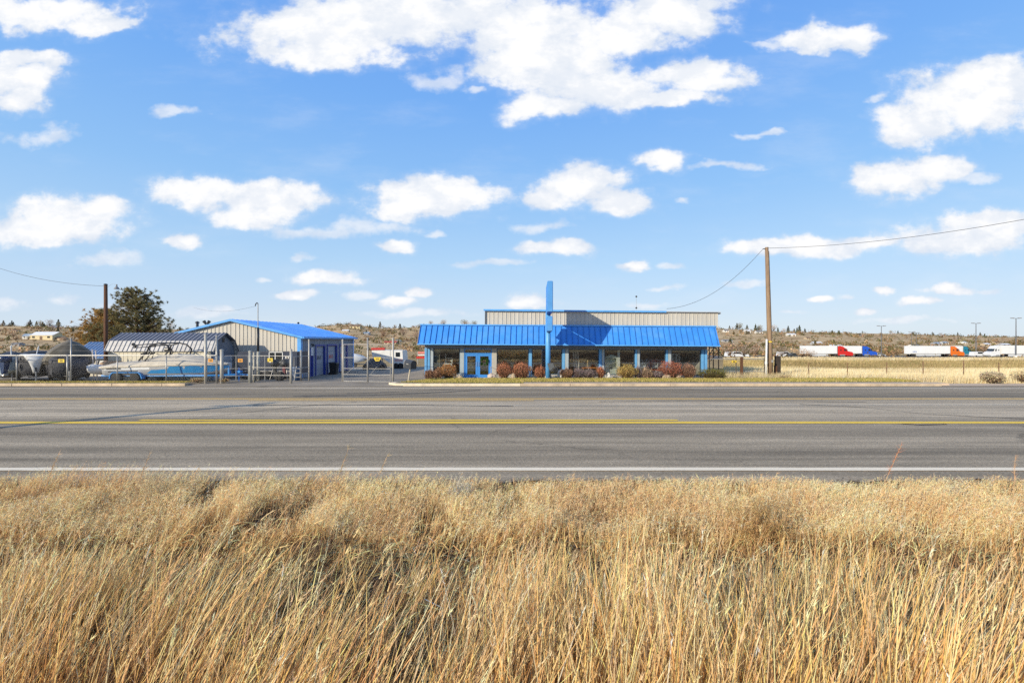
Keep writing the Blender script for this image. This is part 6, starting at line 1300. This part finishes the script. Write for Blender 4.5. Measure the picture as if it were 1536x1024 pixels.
o = tri_object('gravel',*gravel(15000,2.3,7.0,.006,.026,.47,8),vcol_mat('gravel_stone',.85,0,.3)); tag(o,'loose dark gravel showing through the dry grass','gravel',kind='stuff')
# dry weeds that stand out in the verge
def weed(px, Y, w, h, col, label, n=2600, name='dry_weed'):
    x = X(px,Y); z0 = gz(x,Y); root = empty(name,(x,Y,z0),label,'weed','dry weeds standing in the grass verge')
    m = 120; u = RNG.normal(size=(m,3)); u[:,2] = np.abs(u[:,2])*.8+.25; u /= np.linalg.norm(u,axis=1)[:,None]; E = u*np.array([w/2,w/2,h])*RNG.uniform(.7,1.05,(m,1))+np.array([x,Y,z0]); B = np.tile([[x,Y,z0]],(m,1))
    st = sticks(B,E,.005,cjit(np.array(col)*.6,m,.2)); i = RNG.integers(0,m,n); s = RNG.uniform(.35,1.05,n)[:,None]; q = B[i]*(1-s)+E[i]*s+RNG.normal(0,.02*w+.012,(n,3)); q[:,2] = np.maximum(q[:,2],z0)
    tw_ = sticks(q,q+RNG.normal(0,.035,(n,3))+np.array([.008,0,.02]),.0035,cjit(col,n,.28)); tri_object('stems',*st,M_STRAW,root); tri_object('seed_sprays',*tw_,M_STRAW,root)
weed(1005,6.55,.95,.40,(.34,.20,.08),'low dark brown weed mound left of the taller tan one'); weed(1140,6.5,1.25,.66,(.48,.31,.14),'broad tan brown bushy weed right of the frame centre',4200)
weed(225,7.7,.95,.70,(.72,.58,.36),'pale cream topped weed rising to the road line at left',3600); weed(690,7.8,.6,.55,(.62,.57,.46),'greyish cream weed near the frame centre',2000); weed(1440,7.7,.55,.55,(.66,.56,.40),'cream weed at right near the road edge',1600)
weed(480,5.6,.9,.35,(.30,.20,.12),'dull brown sprawling weed in the left foreground',1800)
def stalk(px, Y, h, lx, col, label):
    x = X(px,Y); z0 = gz(x,Y); root = empty('seed_stalk',(x,Y,z0),label,'stalk','single stalks rising above the verge')
    MB().tube([(x,Y,z0),(x+lx*.35,Y,z0+h*.5),(x+lx,Y,z0+h)],[.004,.0035,.002],5).build('stem',mat('stalk_straw',(.55,.36,.20),.8,0,.1,6),root)
    n = 70; s = RNG.uniform(.62,1.02,n); q = np.stack([x+lx*s**1.5,np.full(n,Y),z0+h*s],1); tri_object('seed_head',*sticks(q,q+RNG.normal(0,.035,(n,3))+np.array([.03,0,.03]),.003,cjit(col,n,.2)),M_STRAW,root)
stalk(1312,7.2,1.22,.42,(.55,.24,.13),'reddish seed stalk crossing the white line at right'); stalk(195,7.4,1.05,.32,(.55,.40,.26),'reddish brown seed stalk against the road at left'); stalk(487,6.6,1.30,.35,(.66,.52,.32),'long pale stalk reaching over the road left of centre'); stalk(540,6.7,1.22,.40,(.60,.46,.28),'bent pale stalk beside the long one'); stalk(60,7.6,.95,.30,(.6,.44,.27),'pale seed stalk near the left frame edge'); stalk(1520,7.3,1.05,.03,(.66,.42,.26),'upright tan stalk at the right frame edge')
# field beyond the road at right and around the yard
def far_field(n, x0f, Y0, Y1, h0, h1, w, pal, dark=.8):
    Y = Y0+(Y1-Y0)*RNG.random(n)**1.3; px = RNG.uniform(x0f,1600,n); x = (px-CX)/F*Y; k = x > 15.6; k &= ~((Y<31.3)&(x<26.0)); x,Y = x[k],Y[k]; n = len(x)
    P = np.stack([x,Y,tz(x,Y)-.02],1); v = vnoise(x+100,Y,.12,77); hh = RNG.uniform(h0,h1,n)*(.6+.8*v); c = pick(pal,n,.14)*(.70+.6*vnoise(x+10,Y,.16,78))[:,None]
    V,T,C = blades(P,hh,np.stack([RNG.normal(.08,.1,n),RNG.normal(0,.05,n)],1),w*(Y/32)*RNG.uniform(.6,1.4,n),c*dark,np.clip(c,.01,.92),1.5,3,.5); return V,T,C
BRT = np.array([(.78,.66,.42),(.74,.60,.36),(.82,.71,.50),(.70,.55,.30)]); DKF = np.array([(.50,.38,.19),(.42,.31,.15),(.56,.43,.22),(.36,.27,.12),(.33,.29,.12)])
ff = join_tris([far_field(52000,1085,28.9,46,.30,.62,.022,BRT), far_field(26000,1085,44,88,.25,.55,.03,DKF), far_field(14000,1085,88,146,.3,.7,.04,BRT*.85)])
o = tri_object('field_grass',*ff,M_STRAW); tag(o,'pale dry meadow grass between the road and the truck stop','grass',kind='stuff')

# ================================================================== SKY, SUN, CAMERA
EL, AZ = R(21.5), R(45)
world = bpy.data.worlds.new('World'); scene.world = world; world.use_nodes = True
nt = world.node_tree; nt.nodes.clear(); L = nt.links.new
out = nd(nt,'ShaderNodeOutputWorld'); bg = nd(nt,'ShaderNodeBackground'); L(bg.outputs[0],out.inputs[0])
skyn = nd(nt,'ShaderNodeTexSky', sky_type='NISHITA'); skyn.sun_disc = False; skyn.sun_elevation = EL; skyn.sun_rotation = math.atan2(-math.sin(AZ),-math.cos(AZ)); skyn.air_density = 1.0; skyn.dust_density = .6; skyn.ozone_density = 1.5
tc = nd(nt,'ShaderNodeTexCoord'); sep = nd(nt,'ShaderNodeSeparateXYZ'); L(tc.outputs['Generated'],sep.inputs[0])
def mth(op, a, b=None, c=None, clamp=False):
    n = nd(nt,'ShaderNodeMath', operation=op, use_clamp=clamp)
    for i,v in enumerate((a,b,c)):
        if v is None: continue
        if isinstance(v,(int,float)): n.inputs[i].default_value = v
        else: L(v,n.inputs[i])
    return n.outputs[0]
ya = mth('MAXIMUM', mth('ABSOLUTE',sep.outputs['Y']), .06); u = mth('DIVIDE',sep.outputs['X'],ya); v = mth('DIVIDE',sep.outputs['Z'],ya)
uv = nd(nt,'ShaderNodeCombineXYZ'); L(mth('MULTIPLY_ADD',u,F/100,CX/100),uv.inputs[0]); L(mth('MULTIPLY_ADD',v,-F/100,HY/100),uv.inputs[1])
def noise_n(scale, detail, rough, vec, stretch=(1,1,1), off=(0,0,0)):
    mp = nd(nt,'ShaderNodeMapping'); mp.inputs['Scale'].default_value = stretch; mp.inputs['Location'].default_value = off; L(vec,mp.inputs['Vector'])
    n = nd(nt,'ShaderNodeTexNoise'); n.inputs['Scale'].default_value = scale; n.inputs['Detail'].default_value = detail; n.inputs['Roughness'].default_value = rough; L(mp.outputs[0],n.inputs['Vector']); return n
# finer clouds toward the horizon: warp amplitude shrinks with height
wn = noise_n(1.1,4,.55,uv.outputs[0],(1,1.5,1)); amp = nd(nt,'ShaderNodeMapRange'); amp.inputs['From Min'].default_value = 0; amp.inputs['From Max'].default_value = .75; amp.inputs['To Min'].default_value = .42; amp.inputs['To Max'].default_value = 1.0; L(v,amp.inputs['Value'])
w0 = nd(nt,'ShaderNodeVectorMath', operation='SUBTRACT'); L(wn.outputs['Color'],w0.inputs[0]); w0.inputs[1].default_value = (.5,.5,.5)
w1 = nd(nt,'ShaderNodeVectorMath', operation='MULTIPLY'); L(w0.outputs[0],w1.inputs[0]); w1.inputs[1].default_value = (1.25,.75,0)
w2 = nd(nt,'ShaderNodeVectorMath', operation='SCALE'); L(w1.outputs[0],w2.inputs[0]); L(amp.outputs[0],w2.inputs['Scale'])
wv = nd(nt,'ShaderNodeVectorMath', operation='ADD'); L(uv.outputs[0],wv.inputs[0]); L(w2.outputs[0],wv.inputs[1])
def cloud_field(lst):
    acc = None
    for cx_,cy_,rx,ry in lst:
        m = nd(nt,'ShaderNodeVectorMath', operation='MULTIPLY_ADD'); L(wv.outputs[0],m.inputs[0]); m.inputs[1].default_value = (100/rx,100/ry,0); m.inputs[2].default_value = (-cx_/rx,-cy_/ry,0)
        l = nd(nt,'ShaderNodeVectorMath', operation='LENGTH'); L(m.outputs[0],l.inputs[0])
        if acc is None: acc = l.outputs['Value']
        else:
            q = nd(nt,'ShaderNodeMath', operation='SMOOTH_MIN'); L(acc,q.inputs[0]); L(l.outputs['Value'],q.inputs[1]); q.inputs[2].default_value = .22; acc = q.outputs[0]
    return acc
dense = [(520,45,190,50),(470,80,110,28),(620,20,200,40),(780,40,110,60),(830,95,120,55),(900,130,95,38),(1000,20,110,38),(930,50,90,40),(1050,118,90,26),(980,150,90,18),(810,165,62,20),(60,20,140,30),(150,35,70,16),(30,118,62,24),(30,150,40,26),(40,88,55,16),
         (1240,58,72,24),(1460,150,120,52),(1380,185,70,36),(1500,120,80,36),(1350,270,68,30),(1410,250,52,24),(100,330,105,32),(50,345,100,24),(150,315,45,20),(300,290,78,24),(400,300,92,30),(380,325,60,20),(640,295,90,34),(690,300,75,24),(600,315,50,18),
         (860,280,68,36),(930,298,60,22),(820,300,40,18),(992,243,48,17),(1440,360,110,26),(1480,335,80,24),(1210,367,100,17),(1300,362,60,11),(1140,370,45,14),(275,362,34,11),(592,372,32,12),(830,374,62,12),(950,399,21,8),(495,416,58,11),(800,452,48,12),(1235,448,20,7),(1330,435,20,7),(1425,433,45,8),(1384,451,32,8),(625,440,22,9),(595,452,30,9),(435,441,38,8),(1303,469,15,5)]
wisp = [(620,470,120,9),(300,470,90,8),(180,462,60,7),(740,395,70,9),(1120,430,60,8),(1350,480,90,7),(1000,430,40,7),(480,350,90,12),(160,390,80,17),(70,205,75,16),(256,163,48,14),(660,122,62,20),(560,340,90,16),(715,130,25,10),(1330,145,32,13),(1460,265,60,12),(90,445,32,12),(15,455,40,12),(450,385,30,9),(820,340,60,12),(1005,400,30,7),(545,440,40,10),(340,465,28,7),(975,458,50,8),(1195,470,30,6),(1480,435,30,6),(1275,445,16,6),(865,300,60,20),(1090,250,80,9),(1170,65,40,9),(1150,200,50,8),(390,412,18,6),(650,349,25,8),(1020,292,18,10)]
det = noise_n(1.9,7,.56,uv.outputs[0],(1,1.35,1),(3,1,0)); fine = noise_n(7,6,.65,uv.outputs[0],(1,1.3,1),(7,2,1))
dn = mth('ADD', mth('MULTIPLY', mth('SUBTRACT',det.outputs['Fac'],.5), 1.55), mth('MULTIPLY', mth('SUBTRACT',fine.outputs['Fac'],.5), .42))
def smooth(val,a,b):
    r = nd(nt,'ShaderNodeMapRange', interpolation_type='SMOOTHSTEP'); r.inputs['From Min'].default_value = a; r.inputs['From Max'].default_value = b; L(val,r.inputs['Value']); return r.outputs['Result']
D = mth('ADD', mth('SUBTRACT',1.08,cloud_field(dense)), dn); Wd = mth('ADD', mth('SUBTRACT',.92,cloud_field(wisp)), mth('MULTIPLY',dn,1.3))
cd = mth('ADD', mth('MULTIPLY', smooth(D,-.06,.42), .82), mth('MULTIPLY', smooth(D,-.36,.25), .18)); cw = mth('MULTIPLY', smooth(Wd,-.05,.75), .70)
haze = mth('MULTIPLY', smooth(noise_n(.8,6,.6,uv.outputs[0],(.5,1.6,1),(1,5,0)).outputs['Fac'],.48,.75), .16)
dens = mth('MAXIMUM', mth('MAXIMUM',cd,cw), haze)
# clear sky: Nishita blended with an elevation ramp
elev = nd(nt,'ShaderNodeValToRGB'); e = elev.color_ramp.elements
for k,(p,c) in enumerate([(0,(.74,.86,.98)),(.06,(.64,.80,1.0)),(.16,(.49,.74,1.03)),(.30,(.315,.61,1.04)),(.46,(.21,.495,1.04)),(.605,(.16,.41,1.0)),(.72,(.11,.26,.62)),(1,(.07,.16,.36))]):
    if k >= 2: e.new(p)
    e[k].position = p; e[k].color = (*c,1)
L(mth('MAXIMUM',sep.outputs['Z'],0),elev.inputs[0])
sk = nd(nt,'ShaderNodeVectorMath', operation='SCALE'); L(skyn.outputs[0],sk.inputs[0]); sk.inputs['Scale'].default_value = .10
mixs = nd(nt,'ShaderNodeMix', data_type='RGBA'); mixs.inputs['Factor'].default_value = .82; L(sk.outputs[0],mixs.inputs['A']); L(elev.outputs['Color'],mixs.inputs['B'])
# clouds: sunlit white with soft blue grey bases
low = noise_n(1.7,6,.6,uv.outputs[0],(1,1.6,1),(9,4,2)); sh = mth('ADD', mth('MULTIPLY', smooth(D,.1,.9), .40), mth('MULTIPLY', smooth(low.outputs['Fac'],.36,.62), .60), None, True)
cc = nd(nt,'ShaderNodeMix', data_type='RGBA'); L(sh,cc.inputs['Factor']); cc.inputs['A'].default_value = (.73,.80,.91,1); cc.inputs['B'].default_value = (1.06,1.05,1.04,1)
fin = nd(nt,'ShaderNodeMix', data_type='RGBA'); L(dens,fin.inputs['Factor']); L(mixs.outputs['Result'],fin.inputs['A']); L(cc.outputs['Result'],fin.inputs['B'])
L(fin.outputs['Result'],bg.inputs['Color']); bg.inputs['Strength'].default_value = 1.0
world.cycles.sampling_method = 'MANUAL'; world.cycles.sample_map_resolution = 512
sd = bpy.data.lights.new('sun','SUN'); sd.energy = 5.0; sd.angle = R(.53); sd.color = (1,.885,.68); so = bpy.data.objects.new('sun',sd); COL.objects.link(so)
d = Vector((math.sin(AZ)*math.cos(EL),math.cos(AZ)*math.cos(EL),-math.sin(EL))); so.rotation_euler = d.to_track_quat('-Z','Y').to_euler(); so.location = (-20,-20,30)
cam = bpy.data.cameras.new('camera'); cam.sensor_width = 36; cam.lens = 36*F/1536; cam.shift_y = (HY-512)/1536; cam.clip_start = .05; cam.clip_end = 6000
co = bpy.data.objects.new('camera',cam); COL.objects.link(co); co.location = (0,0,EYE); co.rotation_euler = (PI/2,0,0); scene.camera = co
scene.view_settings.view_transform = 'Standard'; scene.view_settings.look = 'None'; scene.view_settings.exposure = 0; scene.view_settings.gamma = 1
scene.cycles.max_bounces = 6; scene.cycles.transparent_max_bounces = 10; scene.cycles.diffuse_bounces = 3; scene.cycles.use_denoising = False
for o in list(bpy.data.objects):
    if o.get('group') == '': del o['group']
